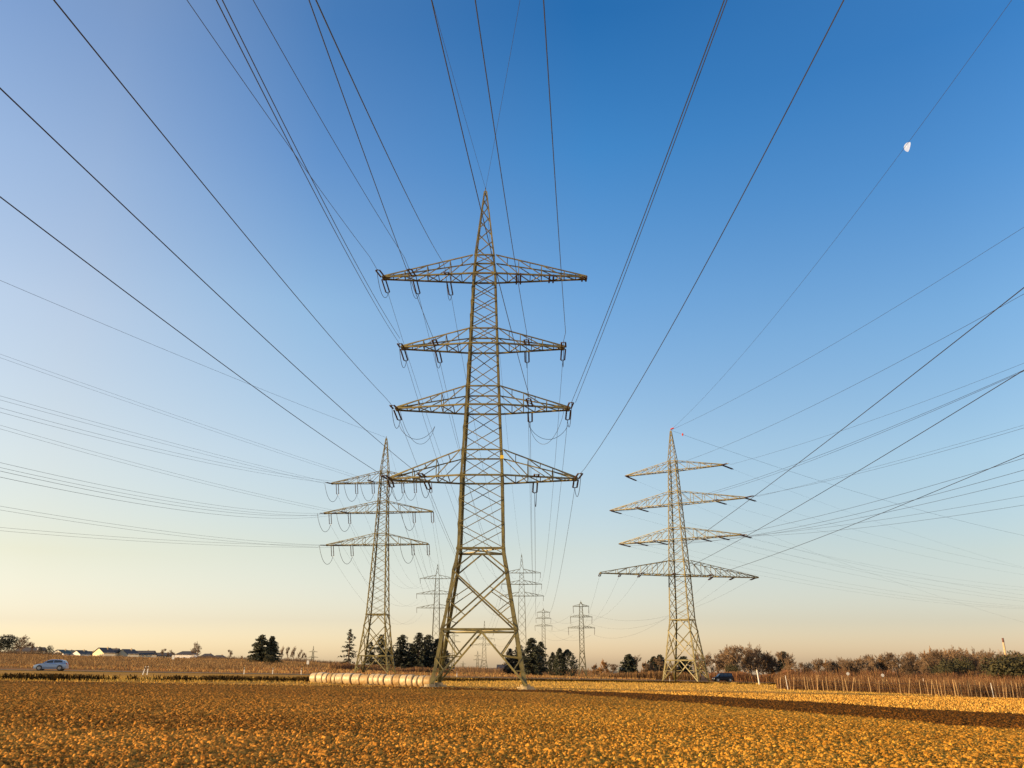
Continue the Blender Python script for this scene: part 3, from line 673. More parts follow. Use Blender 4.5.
for k, x in enumerate((-18, -13.3, -8.6, 8.4, 13.4, 18.4)):
    pb = attach(right_, rad[3], x, 1); tgt = far_pt(t581, a581, 2-k % 3, (-1 if k < 3 else 1)*(4.4-.8*(k % 3)), 2.4)
    dv = tgt-pb; dv.z -= 10; q = insulator(right_, pb, dv, 2.6, .34, 8, .12)
    wire(sag(q, tgt, 5), .014, f'faint cable from {["the left tip", "the second string from left", "the third string from left", "the third string from right", "the second string from right", "the right tip"][k]}, lowest right-pylon arm, to the slender pylon', G2)

# left pylon
G3 = 'cables of the left pylon'
LW = [('L1 R', 0, -2, 'inner'), ('L1 i', 0, -8.2, 'middle'), ('L1 o', 0, -12.1, 'tip'), ('L2 i', 1, -8, 'inner'), ('L2 m', 1, -10.6, 'middle'), ('L2 o', 1, -13.3, 'tip'), ('L3 i', 2, -9, 'middle'), ('L3 o', 2, -12.3, 'tip')]
for n_, ai, x, pl in LW:
    p_ = WD[n_]; pf = attach(left, lad[ai], x, -1); q = insulator(left, pf, (p_[1], p_[2], p_[3]), 2.6, .34, 8, .11)
    P0 = (p_[0][0], p_[0][1], p_[0][2]+EYE)
    for s, nn in ((-.22, 'lower'), (.22, 'upper')):
        pts = para((P0[0]+s*.4, P0[1]-s*.2, P0[2]+s), *p_[1:], 150); pts[0] = q
        wire(pts, .0155, f'{nn} strand of faint twin cable, left {pl} of arm {["one", "two", "three"][ai]}, left pylon, to left edge', G3)
p_ = WD['Lshield']; wire(para((-28.7, 187, 50+EYE), *p_[1:], 150), .02, 'thin earth wire from the peak of the left pylon to the left edge', 'earth wires', 'earth_wire')
wire(sag((-28.7, 187, 50+EYE), (t435.location.x, 411, top(564.7, 411)+EYE), 6), .016, 'thin earth wire from the peak of the left pylon back to the distant pylon right of it', 'earth wires', 'earth_wire')
for ai in range(3):
    Ll, Lr = lad[ai][2], lad[ai][3]
    for x, nn, tx in ((-Ll+1.4, 'left tip', -9), (-Ll+5.8, 'left middle', -6.5), (-Ll+9.6 if ai == 0 else -3.2, 'inner left', -3.5), (4.2, 'inner right', 4), (7.0, 'right middle', 6.5), (Lr-.1, 'right tip', 9)):
        if nn in ('inner left', 'inner right') and ai: continue
        pb = attach(left, lad[ai], x, 0); tgt = far_pt(t435, a435, ai, tx, 2.4)
        q = insulator(left, pb, (.05, .35, -1), 2.6, .5, 8, .12)
        wire(sag(q, tgt, 9), .016, f'faint cable sagging from the {nn} of arm {["one", "two", "three"][ai]} of the left pylon to the far one', G3)
        if nn != 'right tip':
            pj = attach(left, lad[ai], x-1.9, -1)+Vector((-.5, -1.5, -.3)); jumper(left, pj, q, 2.6, .045)
# distant spans beyond the second pylons
G4 = 'faint distant cables'
for ai in range(3):
    for s in (-1, 1):
        wire(sag(far_pt(t523, a523, ai, s*8), far_pt(t484, a484, ai, s*8), 12), .03, f'very faint distant cable from the {"left" if s < 0 else "right"} tip of arm {["one", "two", "three"][ai]}, pylon in the spruces', G4)
        wire(sag(far_pt(t581, a581, ai, s*3), far_pt(t544, a544, ai, s*3), 3), .02, f'very faint cable linking the {"left" if s < 0 else "right"} tips of arm {["one", "two", "three"][ai]} of the two small slender pylons', G4)

# ------------------------------------------------------------------ round bales
rng = random.Random(4)
SEAM = [88, 134, 180, 213, 243, 270, 320, 378, 435, 495, 530, 565, 600, 655, 700, 745, 780, 815, 852, 895]   # uneven widths of the bales along the row
nb = len(SEAM)-1; bx0, by0, bx1, by1 = gx(313, 90.5), 90.5, gx(433, 84.5), 84.5
ordw = ['leftmost', 'second', 'third', 'fourth', 'fifth', 'sixth', 'seventh', 'eighth', 'ninth', 'tenth', 'eleventh', 'twelfth', 'thirteenth', 'fourteenth', 'fifteenth', 'sixteenth', 'seventeenth', 'eighteenth', 'rightmost']
Lrow = math.hypot(bx1-bx0, by1-by0); yawb = math.atan2(by1-by0, bx1-bx0)
for k in range(nb):
    a_, b_ = (SEAM[k]-88)/807, (SEAM[k+1]-88)/807
    t = (a_+b_)/2; x = lerp(bx0, bx1, t); y = lerp(by0, by1, t)+rng.uniform(-.07, .07); R = rng.uniform(.50, .555); wd = Lrow*(b_-a_)*rng.uniform(.93, .97)
    root = empty('round_bale', (x, y, gz(x, y)), yawb+rng.uniform(-.10, .03)); root.rotation_euler.y = rng.uniform(-.03, .03)
    mb = MB(); n = 16; pts = []; rr = []
    for i in range(n+1):
        u = -wd/2+wd*i/n; e = max(0, (abs(u)-wd/2+.12)/.12)
        rr.append(R*(1-.10*e**2)+rng.uniform(-.006, .006)); pts.append((u, 0, R-.03))
    mb.tube(pts, rr, 28)
    for v in mb.v: # the bales sag a little and the wrap is lumpy
        a2 = math.atan2(v.z-R, v.y); q_ = 1+.012*math.sin(3*a2+k)+.008*math.sin(7*a2+v.x*9+k*2); v.y *= q_*1.02; v.z = (R-.03)+(v.z-R+.03)*q_*.985
    mb.build('wrap', M['net'] if k % 5 != 3 else M['net_old'], root, smooth=False)
    for s in (-1, 1):
        mb = MB(); mb.tube([(s*(wd/2+.001), 0, R-.03), (s*(wd/2+.015), 0, R-.03)], [R*.88, R*.84], 24); mb.build('bale_end', M['straw'], root)
    pl_ = {0: 'leftmost pale wrapped round bale at the far end of the row left of the nearest pylon', nb-1: 'rightmost round bale, touching the left leg of the nearest pylon'}.get(k, f'{ordw[k]} round bale from the left in the row left of the nearest pylon')
    if k % 5 == 3: pl_ = pl_.replace('round bale', 'browner round bale')
    tag(root, pl_, 'bale', 'round bales in a row')
    if k in (1, 4, 9, 14):
        mb = MB(); r_b = random.Random(k)
        for _ in range(40):
            px_ = Vector((r_b.uniform(-.5, .5), -R-r_b.uniform(0, .5), .03)); an = r_b.uniform(0, 3.14); mb.bar(px_, px_+Vector((math.cos(an), math.sin(an), r_b.uniform(0, .3)))*.25, .02)
        mb.build('loose_straw', M['straw'], root)

# ------------------------------------------------------------------ cars
def loft(mb, secs):
    """secs: list of rings (same count) -> skin"""
    n0 = len(mb.v); k = len(secs[0])
    for s in secs: mb.v += [Vector(p) for p in s]
    for i in range(len(secs)-1):
        for j in range(k):
            A_ = n0+i*k+j; B_ = n0+i*k+(j+1) % k; mb.f.append((A_, B_, B_+k, A_+k))
    mb.f.append(tuple(n0+j for j in range(k-1, -1, -1))); mb.f.append(tuple(n0+(len(secs)-1)*k+j for j in range(k)))
def car(name, loc, rz, paint, prof, roof, L, W_, wheelx, wr, wins, label, cat):
    """prof: [(x, zlow, zbelt)] lower body; roof: [(x, z)] glasshouse outline above the belt"""
    root = empty(name, loc, rz); hb = W_/2
    mb = MB(); secs = []
    for x, zl, zb in prof:
        e = 1-.16*max(0, abs(2*x/L)-.7)/.3
        secs.append([(x, -hb*.94*e, zl), (x, hb*.94*e, zl), (x, hb*e, lerp(zl, zb, .35)), (x, hb*.98*e, lerp(zl, zb, .8)), (x, hb*.88*e, zb), (x, -hb*.88*e, zb), (x, -hb*.98*e, lerp(zl, zb, .8)), (x, -hb*e, lerp(zl, zb, .35))])
    loft(mb, secs); body = mb.build('body', paint, root, smooth=False)
    zb = lambda x: float(np.interp(x, [p[0] for p in prof], [p[2] for p in prof]))
    mb = MB(); secs = []
    for x, z in roof:
        b0 = zb(x)-.02; t = (z-b0); wt = hb*.88-.24*max(0, t)/.5*.9
        secs.append([(x, -hb*.87, b0), (x, hb*.87, b0), (x, wt+.03, z-.05*(t > .2)), (x, wt-.08, z), (x, -wt+.08, z), (x, -wt-.03, z-.05*(t > .2))])
    loft(mb, secs); mb.build('roof', paint, root)
    zr = lambda x: float(np.interp(x, [p[0] for p in roof], [p[1] for p in roof]))
    for a, b in wins:
        for s in (-1, 1):
            mb = MB(); n = 6; up = []; lo = []
            for i in range(n+1):
                x = lerp(a, b, i/n); b0 = zb(x)+.03; t1 = max(b0+.02, zr(x)-.09)
                def yy(z): return hb*.87+(hb*.88-.24*max(0, zr(x)-zb(x)+.02)/.5*.9+.03-hb*.87)*((z-zb(x)+.02)/max(.05, zr(x)-.05-zb(x)+.02))+.006
                lo.append((x, s*yy(b0), b0)); up.append((x, s*yy(t1), t1))
            mb.poly(lo+up, [(i, i+1, n+2+i, n+1+i) for i in range(n)]); mb.build('side_window', M['glass'], root)
    # windscreen and rear window: slightly proud of the skin
    for (i0, i1, nm_) in ((0, 1, 'windscreen'), (len(roof)-1, len(roof)-2, 'rear_window')):
        (xa, za), (xb, zb_) = roof[i0], roof[i1]; mb = MB()
        xa2, za2 = lerp(xa, xb, .12), lerp(za, zb_, .12); xb2, zb2 = lerp(xa, xb, .92), lerp(za, zb_, .92)
        nx_, nz_ = -(zb_-za), (xb-xa); ln = math.hypot(nx_, nz_); nx_, nz_ = nx_/ln*.012, nz_/ln*.012
        if nz_ < 0: nx_, nz_ = -nx_, -nz_
        mb.poly([(xa2+nx_, -hb*.76, za2+nz_), (xa2+nx_, hb*.76, za2+nz_), (xb2+nx_, hb*.60, zb2+nz_), (xb2+nx_, -hb*.60, zb2+nz_)], [(0, 1, 2, 3)]); mb.build(nm_, M['glass'], root)
    for wx in wheelx:
        for s in (-1, 1):
            mb = MB(); mb.tube([(wx, s*(hb-.21), wr), (wx, s*(hb-.01), wr), (wx, s*(hb+.012), wr)], [wr, wr, wr*.93], 20); wh = mb.build('wheel', M['tyre'], root)
            mb = MB(); mb.tube([(wx, s*(hb+.013), wr), (wx, s*(hb+.022), wr)], [wr*.66, wr*.6], 16); mb.build('rim', M['rim'], wh)
            mb = MB(); mb.tube([(wx, s*(hb-.3), wr+.02), (wx, s*(hb+.006), wr+.02)], wr*1.2, 20); mb.build('wheel_arch', M['black'], root)
    xf = prof[0][0]; xr = prof[-1][0]; 
    for s in (-1, 1):
        mb = MB(); mb.box((xf-.02, s*hb*.62-.17, .58), (xf+.22, s*hb*.62+.17, .74)); mb.build('headlight', M['lamp'], root)
        mb = MB(); mb.box((xr-.14, s*hb*.66-.12, .78), (xr+.02, s*hb*.66+.12, 1.02)); mb.build('tail_light', M['lampred'], root)
        mb = MB(); mb.box((roof[0][0]+.28, s*(hb+.02)-.1, zb(roof[0][0])+.05), (roof[0][0]+.40, s*(hb+.02)+.1, zb(roof[0][0])+.2)); mb.build('wing_mirror', paint, root)
    for xx, nm_ in ((xf, 'front_bumper'), (xr, 'rear_bumper')):
        mb = MB(); mb.box((xx-.05, -hb*.8, .26), (xx+.05, hb*.8, .5)); mb.build(nm_, paint, root)
    tag(root, label, cat, None); return root
xc = gx(51, 127); yc = 127.
car('parked_car', (xc, yc, gz(xc, yc)+.07), math.radians(14), M['silverblue'],
    [(-2.12, .35, .62), (-2.0, .24, .74), (-1.5, .2, .88), (-.95, .2, .96), (0, .2, .99), (1.2, .2, 1.03), (1.9, .24, 1.02), (2.08, .34, .95)],
    [(-1.1, .93), (-.35, 1.40), (.3, 1.49), (1.2, 1.46), (1.72, 1.32), (2.0, .98)], 4.2, 1.76, (-1.35, 1.3), .32, [(-.55, .32), (.42, 1.5)],
    'pale blue hatchback driving left on the road, at the left edge of the fields', 'car')
xv = gx(722, 208); yv = 208.
car('parked_van', (xv, yv, gz(xv, yv)+.07), math.radians(8), M['navy'],
    [(-2.3, .4, .72), (-2.15, .28, .9), (-1.6, .25, 1.04), (-1.1, .25, 1.1), (0, .25, 1.12), (1.8, .25, 1.12), (2.2, .28, 1.1), (2.3, .4, 1.0)],
    [(-1.45, 1.04), (-.75, 1.78), (-.2, 1.9), (1.6, 1.9), (2.1, 1.8), (2.24, 1.1)], 4.6, 1.85, (-1.5, 1.45), .34, [(-.9, .0), (.1, 1.0), (1.1, 2.0)],
    'dark navy van on the road just right of the foot of the golden right pylon', 'van')

# ------------------------------------------------------------------ trees
def fuzz(V, F, p, n, r, size, R, flat=1.):
    for _ in range(n):
        d = Vector((R.gauss(0, 1), R.gauss(0, 1), R.gauss(0, flat))); d *= r*R.random()**.4/max(.3, d.length)
        c = p+d; a = Vector((R.gauss(0, 1), R.gauss(0, 1), R.gauss(0, .7))).normalized()*size*R.uniform(.6, 1.3)
        b = a.cross(Vector((R.gauss(0, 1), R.gauss(0, 1), R.gauss(0, 1)))).normalized()*size*R.uniform(.35, .8)
        k = len(V); V += [c-a*.5-b*.3, c+a*.1-b*.5, c+a*.6, c-a*.1+b*.5]; F.append((k, k+1, k+2, k+3))
def build_crown(V, F, m, root, name='crown'): return mesh_np(name, np.array([tuple(v) for v in V]), F, m, root)
def conifer(h, w, seed, m, dens=1., spindly=False, low=.12):
    R = random.Random(seed); V = []; F = []; root = empty('conifer_tree', (0, 0, 0)); tr = MB(); tr.tube([(0, 0, -.3), (0.1, 0, h*.5), (0, 0, h*.98)], [h*.022, h*.014, .03], 7)
    z = h*low
    while z < h*.985:
        t = z/h; rad_ = w*.72*((1-t)**.6)*min(1, .45+t*3)*R.uniform(.8, 1.1)*(.55 if spindly and R.random() < .4 else 1)
        nb_ = max(3, int(6*dens))
        for b in range(nb_):
            an = R.uniform(0, 6.28); rl = rad_*R.uniform(.55, 1.15); dp = R.uniform(-.25, .05)*rl
            end = Vector((math.cos(an)*rl, math.sin(an)*rl, z+dp)); st_ = Vector((0, 0, z+.1*rl))
            tr.tube([st_, end], [.05, .015], 3)
            n = max(2, int(rl/.45))
            for i in range(1, n+1):
                fuzz(V, F, st_.lerp(end, i/n), int(5*dens), .42, .55, R, .5)
        z += h*.045*R.uniform(.7, 1.2)*(1.5 if spindly else 1)
    fuzz(V, F, Vector((0, 0, h*.97)), 8, .3, .3, R, 2)
    tr.build('trunk', M['bark'], root); build_crown(V, F, m, root); return root
def column_tree(h, w, seed, m):
    R = random.Random(seed); V = []; F = []; root = empty('cypress_tree', (0, 0, 0)); tr = MB(); tr.tube([(0, 0, -.3), (0, 0, h*.9)], [.16, .03], 7)
    for i in range(int(230*h/6)):
        t = R.random()**.8; rr = w/2*(min(1, (1-t)*2.2)**.7)*(.55+.45*min(1, t*6)); an = R.uniform(0, 6.28); q = R.uniform(.45, 1.0)
        fuzz(V, F, Vector((math.cos(an)*rr*q, math.sin(an)*rr*q, .2+t*h*.98)), 10, .4, .42, R, 1.6)
    tr.build('trunk', M['bark'], root); build_crown(V, F, m, root); return root
def bush_tree(h, w, seed, m, name='evergreen_shrub'):
    R = random.Random(seed); V = []; F = []; root = empty(name, (0, 0, 0)); tr = MB(); tr.tube([(0, 0, -.3), (0, 0, h*.5)], [.18, .06], 6)
    lob = [(Vector((R.uniform(-.3, .3)*w, R.uniform(-.3, .3)*w, R.uniform(.35, .72)*h)), R.uniform(.2, .34)*w) for _ in range(9)]
    for c, r in lob:
        for _ in range(55):
            d = Vector((R.gauss(0, 1), R.gauss(0, 1), R.gauss(0, .9))).normalized()*r*R.uniform(.7, 1.1); fuzz(V, F, c+d, 7, .4, .36, R)
    tr.build('trunk', M['bark'], root); build_crown(V, F, m, root); return root
def bare_tree(h, w, seed, m, levels=5, twr=.028, name='bare_tree', low=.25):
    """winter tree: tapered trunk, limbs, and fine twigs as thin prisms"""
    R = random.Random(seed); root = empty(name, (0, 0, 0)); tr = MB(); V = []; F = []
    def prism(a, b, r0, r1):
        d = (b-a).normalized(); u = d.cross(Vector((.3, .2, 1))).normalized(); v = d.cross(u); k = len(V)
        for c, r in ((a, r0), (b, r1)):
            for t in (0, 2.094, 4.189): V.append(c+u*math.cos(t)*r+v*math.sin(t)*r)
        for i in range(3): F.append((k+i, k+(i+1) % 3, k+3+(i+1) % 3, k+3+i))
    def grow(p, d, L, r, lv):
        q = p+d*L
        if lv <= 1: tr.tube([p, p.lerp(q, .5)+Vector((R.gauss(0, .03), R.gauss(0, .03), 0))*L, q], [r, r*.85, r*.65], 6)
        else: prism(p, q, max(r, twr), max(r*.6, twr*.7))
        if lv >= levels: return
        n = (3 if lv == 0 else R.choice((3, 4))) if lv < levels-1 else 5
        for i in range(n):
            t = 1 if i == 0 else R.uniform(.35, .98); s = p.lerp(q, t)
            sp = .45 if i == 0 else .95
            nd = (d+Vector((R.gauss(0, 1), R.gauss(0, 1), R.gauss(.25, .6))).normalized()*sp)
            nd.x *= w/h*1.25 if lv < 2 else 1; nd.y *= w/h*1.25 if lv < 2 else 1; nd.normalize()
            grow(s, nd, L*R.uniform(.58, .82), r*.58, lv+1)
    nt_ = 1
    grow(Vector((0, 0, -.2)), Vector((R.gauss(0, .05), R.gauss(0, .05), 1)).normalized(), h*low, h*.022, 0)
    # scale twigs to the wanted height
    zmax = max(v.z for v in V); k = h/zmax
    for v in V: v.z *= k
    for v in tr.v: v.z *= k
    tr.build('trunk', m if False else M['bark'], root); build_crown(V, F, m, root); return root

protos = {}
def proto(key, fn):
    if key not in protos: protos[key] = [fn(), False]
    return protos[key]
def place(key, fn, px, D, s=1., rz=0, label='', cat='tree', group=None, sx=None):
    pr = proto(key, fn)
    if not pr[1]: o = pr[0]; pr[1] = True
    else: o = copy_tree(pr[0])
    x = gx(px, D); o.location = (x, D, gz(x, D)-.05); o.rotation_euler.z = rz; k = sx or s; o.scale = (k, k, s)
    tag(o, label, cat, group); return o
def H(ytop, px, D):   # metres from the ground at that spot to the image row
    return top(ytop, D)+EYE-gz(gx(px, D), D)
GC = 'dark conifers behind the pylons'
for px, D, yt, key, lab in (
    (348, 250, 628, 's1', 'spindly dark spruce standing alone left of the left pylon'),
    (370, 262, 641, 's2', 'low dark spruce seen through the left pylon, at its left side'),
    (380, 258, 634, 'c2', 'dark spruce seen through the left pylon with the highest top there'),
    (390, 268, 646, 'c3', 'short dark spruce at the right leg of the left pylon'),
    (401, 256, 634, 'c1', 'broad dark spruce just right of the left pylon'),
    (411, 266, 643, 'c3', 'shorter dark spruce in the middle of the group between the two pylons'),
    (418, 255, 632, 'c2', 'tall dark spruce in the middle of the group between the two pylons'),
    (427, 262, 634, 'c1', 'dark spruce in front of the distant three-armed pylon'),
    (437, 257, 638, 'c3', 'dark spruce partly behind the left leg of the nearest pylon'),
    (447, 266, 650, 's2', 'low dark spruce inside the left leg of the nearest pylon'),
    (510, 262, 648, 'c2', 'dark spruce inside the right leg of the nearest pylon'),
    (519, 268, 644, 'c1', 'dark spruce crossed by the right leg of the nearest pylon'),
    (532, 256, 637, 'c3', 'tallest dark spruce right of the nearest pylon'),
    (541, 262, 641, 'c2', 'dark spruce between the tallest right spruce and the cypresses')):
    f_ = {'s1': lambda: conifer(12, 5.0, 1, M['needle'], .85, True), 's2': lambda: conifer(9, 5.5, 2, M['needle'], 1., True),
          'c1': lambda: conifer(11, 7.2, 3, M['needle'], 1.25), 'c2': lambda: conifer(11, 6.2, 4, M['needle'], 1.15), 'c3': lambda: conifer(10, 6.6, 5, M['needle'], 1.3, False, .06)}[key]
    hh = {'s1': 12, 's2': 9, 'c1': 11, 'c2': 11, 'c3': 10}[key]; s = H(yt, px, D)/hh
    place(key, f_, px, D, s, px*1.7, lab, 'conifer', GC)
for px, D, yt, s_, lab in ((553, 250, 653, .8, 'lowest of the columnar cypresses left of the small slender pylon'), (560, 246, 649, .75, 'narrow dark columnar cypress, the middle of three'), (568, 247, 650, 1.2, 'broad olive cypress, rightmost of the three')):
    place('cy%d' % px, lambda: column_tree(8, 3.0*s_*1.9, px, M['needle'] if px < 565 else M['cypress']), px, D, H(yt, px, D)/8, 0, lab, 'cypress', 'columnar cypresses')
for px, D, yt, lab in ((259.5, 300, 634, 'left of the two round-topped green conifers standing together in the left field'), (270, 303, 636, 'right of the two round-topped green conifers standing together in the left field')):
    place('rc%d' % px, lambda: conifer(10, 7.6 if px < 265 else 6.6, int(px), M['cypress'], 1.6, False, .03), px, D, H(yt, px, D)/10, px, lab, 'conifer', 'pair of conifers')
place('sh1', lambda: bush_tree(2.6, 3.2, 3, M['evergreen']), 268.5, 270, 1, 0, 'small dark shrub at the foot of the conifer pair', 'shrub')
# far left dark trees
for px, D, yt, k, lab in ((-3, 560, 634, 1.3, 'dark round tree at the very left edge'), (6, 565, 634, 1.2, 'dark evergreen next to the left edge'), (38, 600, 646, .6, 'narrow dark evergreen left of the houses'), (46, 610, 645, .8, 'dark round evergreen touching the first white house')):
    place('dk', lambda: bush_tree(10, 9, 9, M['needle'], 'evergreen_tree'), px, D, H(yt, px, D)/9, px, lab, 'tree', 'dark evergreens at the left edge', sx=H(yt, px, D)/9*k)
# bare trees left
for px, D, yt, key, sx, lab in (
    (18, 520, 634, 'b1', 1.2, 'bare tree rising beside the dark evergreens at the left edge'),
    (27, 540, 641, 'b2', .8, 'small bare tree left of the houses'),
    (162, 640, 648, 'b2', 1., 'bare tree behind the long-roofed house'),
    (170, 650, 649, 'b1', 1., 'bare tree just left of the bungalow'),
    (196, 420, 641, 'b1', 1., 'bare round-crowned tree right of the bungalow'),
    (228, 520, 649, 'b2', .9, 'bare tree between the bungalow and the conifer pair'),
    (241, 600, 655, 'b3', 1., 'low bare tree just left of the conifer pair'),
    (281, 430, 645, 'b3', .6, 'first slim bare tree right of the conifer pair'),
    (287, 440, 646, 'b2', .55, 'second slim bare tree right of the conifer pair'),
    (293, 430, 645, 'b3', .6, 'third slim bare tree right of the conifer pair'),
    (299, 440, 648, 'b1', .6, 'fourth slim bare tree right of the conifer pair'),
    (304, 435, 652, 'b2', .6, 'last and lowest slim bare tree right of the conifer pair')):
    f_ = {'b1': lambda: bare_tree(10, 9, 11, M['twig'], 6, .03), 'b2': lambda: bare_tree(10, 8, 12, M['twig'], 6, .03), 'b3': lambda: bare_tree(10, 7, 13, M['twig'], 6, .03)}[key]
    s = H(yt, px, D)/10; place(key, f_, px, D, s, px, lab, 'bare tree', 'bare trees beyond the left field', sx=s*sx)
# right wood
GR = 'trees of the wood on the right'
RT = [(594, 300, 663.5, 'g1', 'low golden bare bush right of the small slender pylon'), (604, 290, 659.5, 'g1', 'rounded golden bare bush right of the small slender pylon'), (612, 300, 664, 'b2', 'low brown bare bush left of the small round conifer'),
      (643, 300, 661, 'g1', 'golden bare shrub between two small conifers'), (637, 320, 655, 'b3', 'slim bare tree behind the small round conifer'),
      (660, 270, 657, 'b1', 'reddish bare tree at the left leg of the right pylon'), (700, 265, 654, 'b2', 'brown bare tree behind the right leg of the right pylon'), (712, 270, 653, 'b1', 'brown bare tree behind the van'),
      (725, 262, 646, 'b1', 'pale bare tree above the van'), (739, 258, 646, 'b2', 'broad bare tree right of the van'), (751, 262, 644, 'b3', 'tallest bare tree in the wood right of the van'), (763, 265, 646, 'b1', 'bare tree right of the tallest bare tree'), (772, 268, 652, 'g1', 'golden-trunked bare tree left of the pointed dark conifer'),
      (784, 250, 652, 'b2', 'reddish bare tree in front of the pointed dark conifer'), (790, 255, 662, 'b3', 'low bare tree right of the pointed dark conifer')]
for px, D, yt, key, lab in RT:
    f_ = {'g1': lambda: bare_tree(8, 9, 21, M['twig_gold'], 6, .032, low=.16), 'b1': None, 'b2': None, 'b3': None}[key]
    hh = 8 if key == 'g1' else 10; s = H(yt, px, D)/hh
    place(key, f_, px, D, s*1.07, px*.37, lab, 'bare tree', GR, sx=s*(1.9 if px < 620 else 1.3))
for k_, (px, yt, key) in enumerate(((683, 662, 'g1'), (693, 660, 'b2'), (705, 657, 'b3'), (718, 652, 'b2'), (731, 649, 'b3'), (745, 650, 'b1'), (757, 648, 'b2'), (768, 650, 'b3'), (778, 655, 'b1'), (673, 662, 'b3'), (650, 663, 'b2'), (621, 668, 'g1'), (598, 667, 'b3'), (664, 660, 'b1'))):
    D = 292+k_ % 3*6; hh = 8 if key == 'g1' else 10; s = H(yt, px, D)/hh
    place(key, None, px, D, s, px*.7, 'brown bare tree in the second row of the wood around the right pylon and van', 'bare tree', 'second row of bare trees around the right pylon', sx=s*1.35)
R = random.Random(8); i_ = 0
pxs = 798.
while pxs < 1040:
    D = R.uniform(225, 290); yt = float(np.interp(pxs, [798, 830, 850, 875, 900, 930, 960, 990, 1040], [660, 656, 657, 653, 651, 646, 645, 648, 650]))+R.uniform(-1.5, 4)
    key = R.choice(('b1', 'b2', 'b3', 'g1' if R.random() < .25 else 'b2')); hh = 8 if key == 'g1' else 10; s = H(yt, pxs, D)/hh
    place(key, None, pxs, D, s, R.uniform(0, 6), 'reddish brown bare tree in the long wood behind the vineyard on the right', 'bare tree', 'bare trees of the wood behind the right vineyard', sx=s*R.uniform(.95, 1.3))
    pxs += R.uniform(3.2, 6.5)
for px, D, yt, h_, w_, lab in ((629, 290, 654, 6, 5, 'small round-topped conifer left of the right pylon'), (654, 280, 657, 5, 3.5, 'small dark conifer touching the right pylon'), (660, 286, 655, 6, 4.6, 'dark conifer seen through the left leg of the right pylon'), (684, 284, 656, 6, 5, 'dark conifer seen through the middle of the right pylon'), (785, 262, 651, 9, 5.2, 'pointed dark conifer right of the tallest bare tree')):
    place('sc%d' % int(w_*10), lambda: conifer(h_, w_, int(w_*10), M['needle'], 1.3, False, .04), px, D, H(yt, px, D)/h_, px, lab, 'conifer', 'small conifers on the right')
for px, D, yt, w_, lab in ((950, 215, 658, 1.0, 'dark evergreen bush in the middle of the wood behind the right vineyard'), (962, 222, 661, .9, 'lower dark evergreen bush in the wood behind the right vineyard'), (1006, 190, 655, 1.3, 'broad olive evergreen below the far chimney'), (1024, 195, 656, 1.2, 'evergreen at the right edge beside the far chimney'), (946, 210, 664, .8, 'small olive bush in the wood behind the right vineyard'), (733, 245, 664, .9, 'dark evergreen bush right of the van, under the bare trees')):
    place('ev', lambda: bush_tree(6, 6.5, 31, M['evergreen']), px, D, H(yt, px, D)/5.4, px, lab, 'evergreen', 'evergreens on the right', sx=H(yt, px, D)/5.4*w_)

# ------------------------------------------------------------------ thickets, vines, verge weeds (uncountable)
def slivers(name, P, hgt, wid, cols, m='attr', lean=.25, seed=1, cross=1, base_z=0):
    """many thin upright blades/shoots; P (n,2) positions"""
    r = np.random.default_rng(seed); n = len(P)
    z = ground(P[:, 0], P[:, 1])+base_z; hh = hgt*r.uniform(.5, 1.15, n) if np.isscalar(hgt) else hgt
    an = r.uniform(0, math.pi, n); wd_ = wid*r.uniform(.6, 1.3, n); lx = r.normal(0, lean, n)*hh; ly = r.normal(0, lean, n)*hh
    dx = np.cos(an)*wd_/2; dy = np.sin(an)*wd_/2
    a = np.stack([P[:, 0]-dx, P[:, 1]-dy, z-.05], 1); b = np.stack([P[:, 0]+dx, P[:, 1]+dy, z-.05], 1)
    c = np.stack([P[:, 0]+lx+dx*.5, P[:, 1]+ly+dy*.5, z+hh], 1); d = np.stack([P[:, 0]+lx-dx*.5, P[:, 1]+ly-dy*.5, z+hh], 1)
    V = np.stack([a, b, c, d], 1).reshape(-1, 3); Fi = np.arange(n*4).reshape(-1, 4)
    cc = .78*np.asarray(cols)[r.integers(0, len(cols), n)]*r.uniform(.7, 1.25, (n, 1)); cc = np.concatenate([cc, np.ones((n, 1))], 1).repeat(4, 0)
    return mesh_np(name, V, Fi, M[m], attrs={'col': cc})
r = np.random.default_rng(5)
def along(pl, n, off0, off1, x0=-1e9, x1=1e9):
    pl = np.array(pl); seg = np.hypot(*(pl[1:]-pl[:-1]).T); cs = np.r_[0, np.cumsum(seg)]
    s = r.uniform(0, cs[-1], n*3); k = np.searchsorted(cs, s)-1; k = np.clip(k, 0, len(seg)-1); t = (s-cs[k])/seg[k]
    p = pl[k]+(pl[k+1]-pl[k])*t[:, None]; T = (pl[k+1]-pl[k])/seg[k][:, None]; o_ = r.uniform(off0, off1, len(s))
    p = p+np.stack([-T[:, 1], T[:, 0]], 1)*o_[:, None]
    m = (p[:, 0] > x0) & (p[:, 0] < x1) & (p[:, 1] > 50) & (np.abs(p[:, 0]) < p[:, 1]*.72); return p[m][:n]
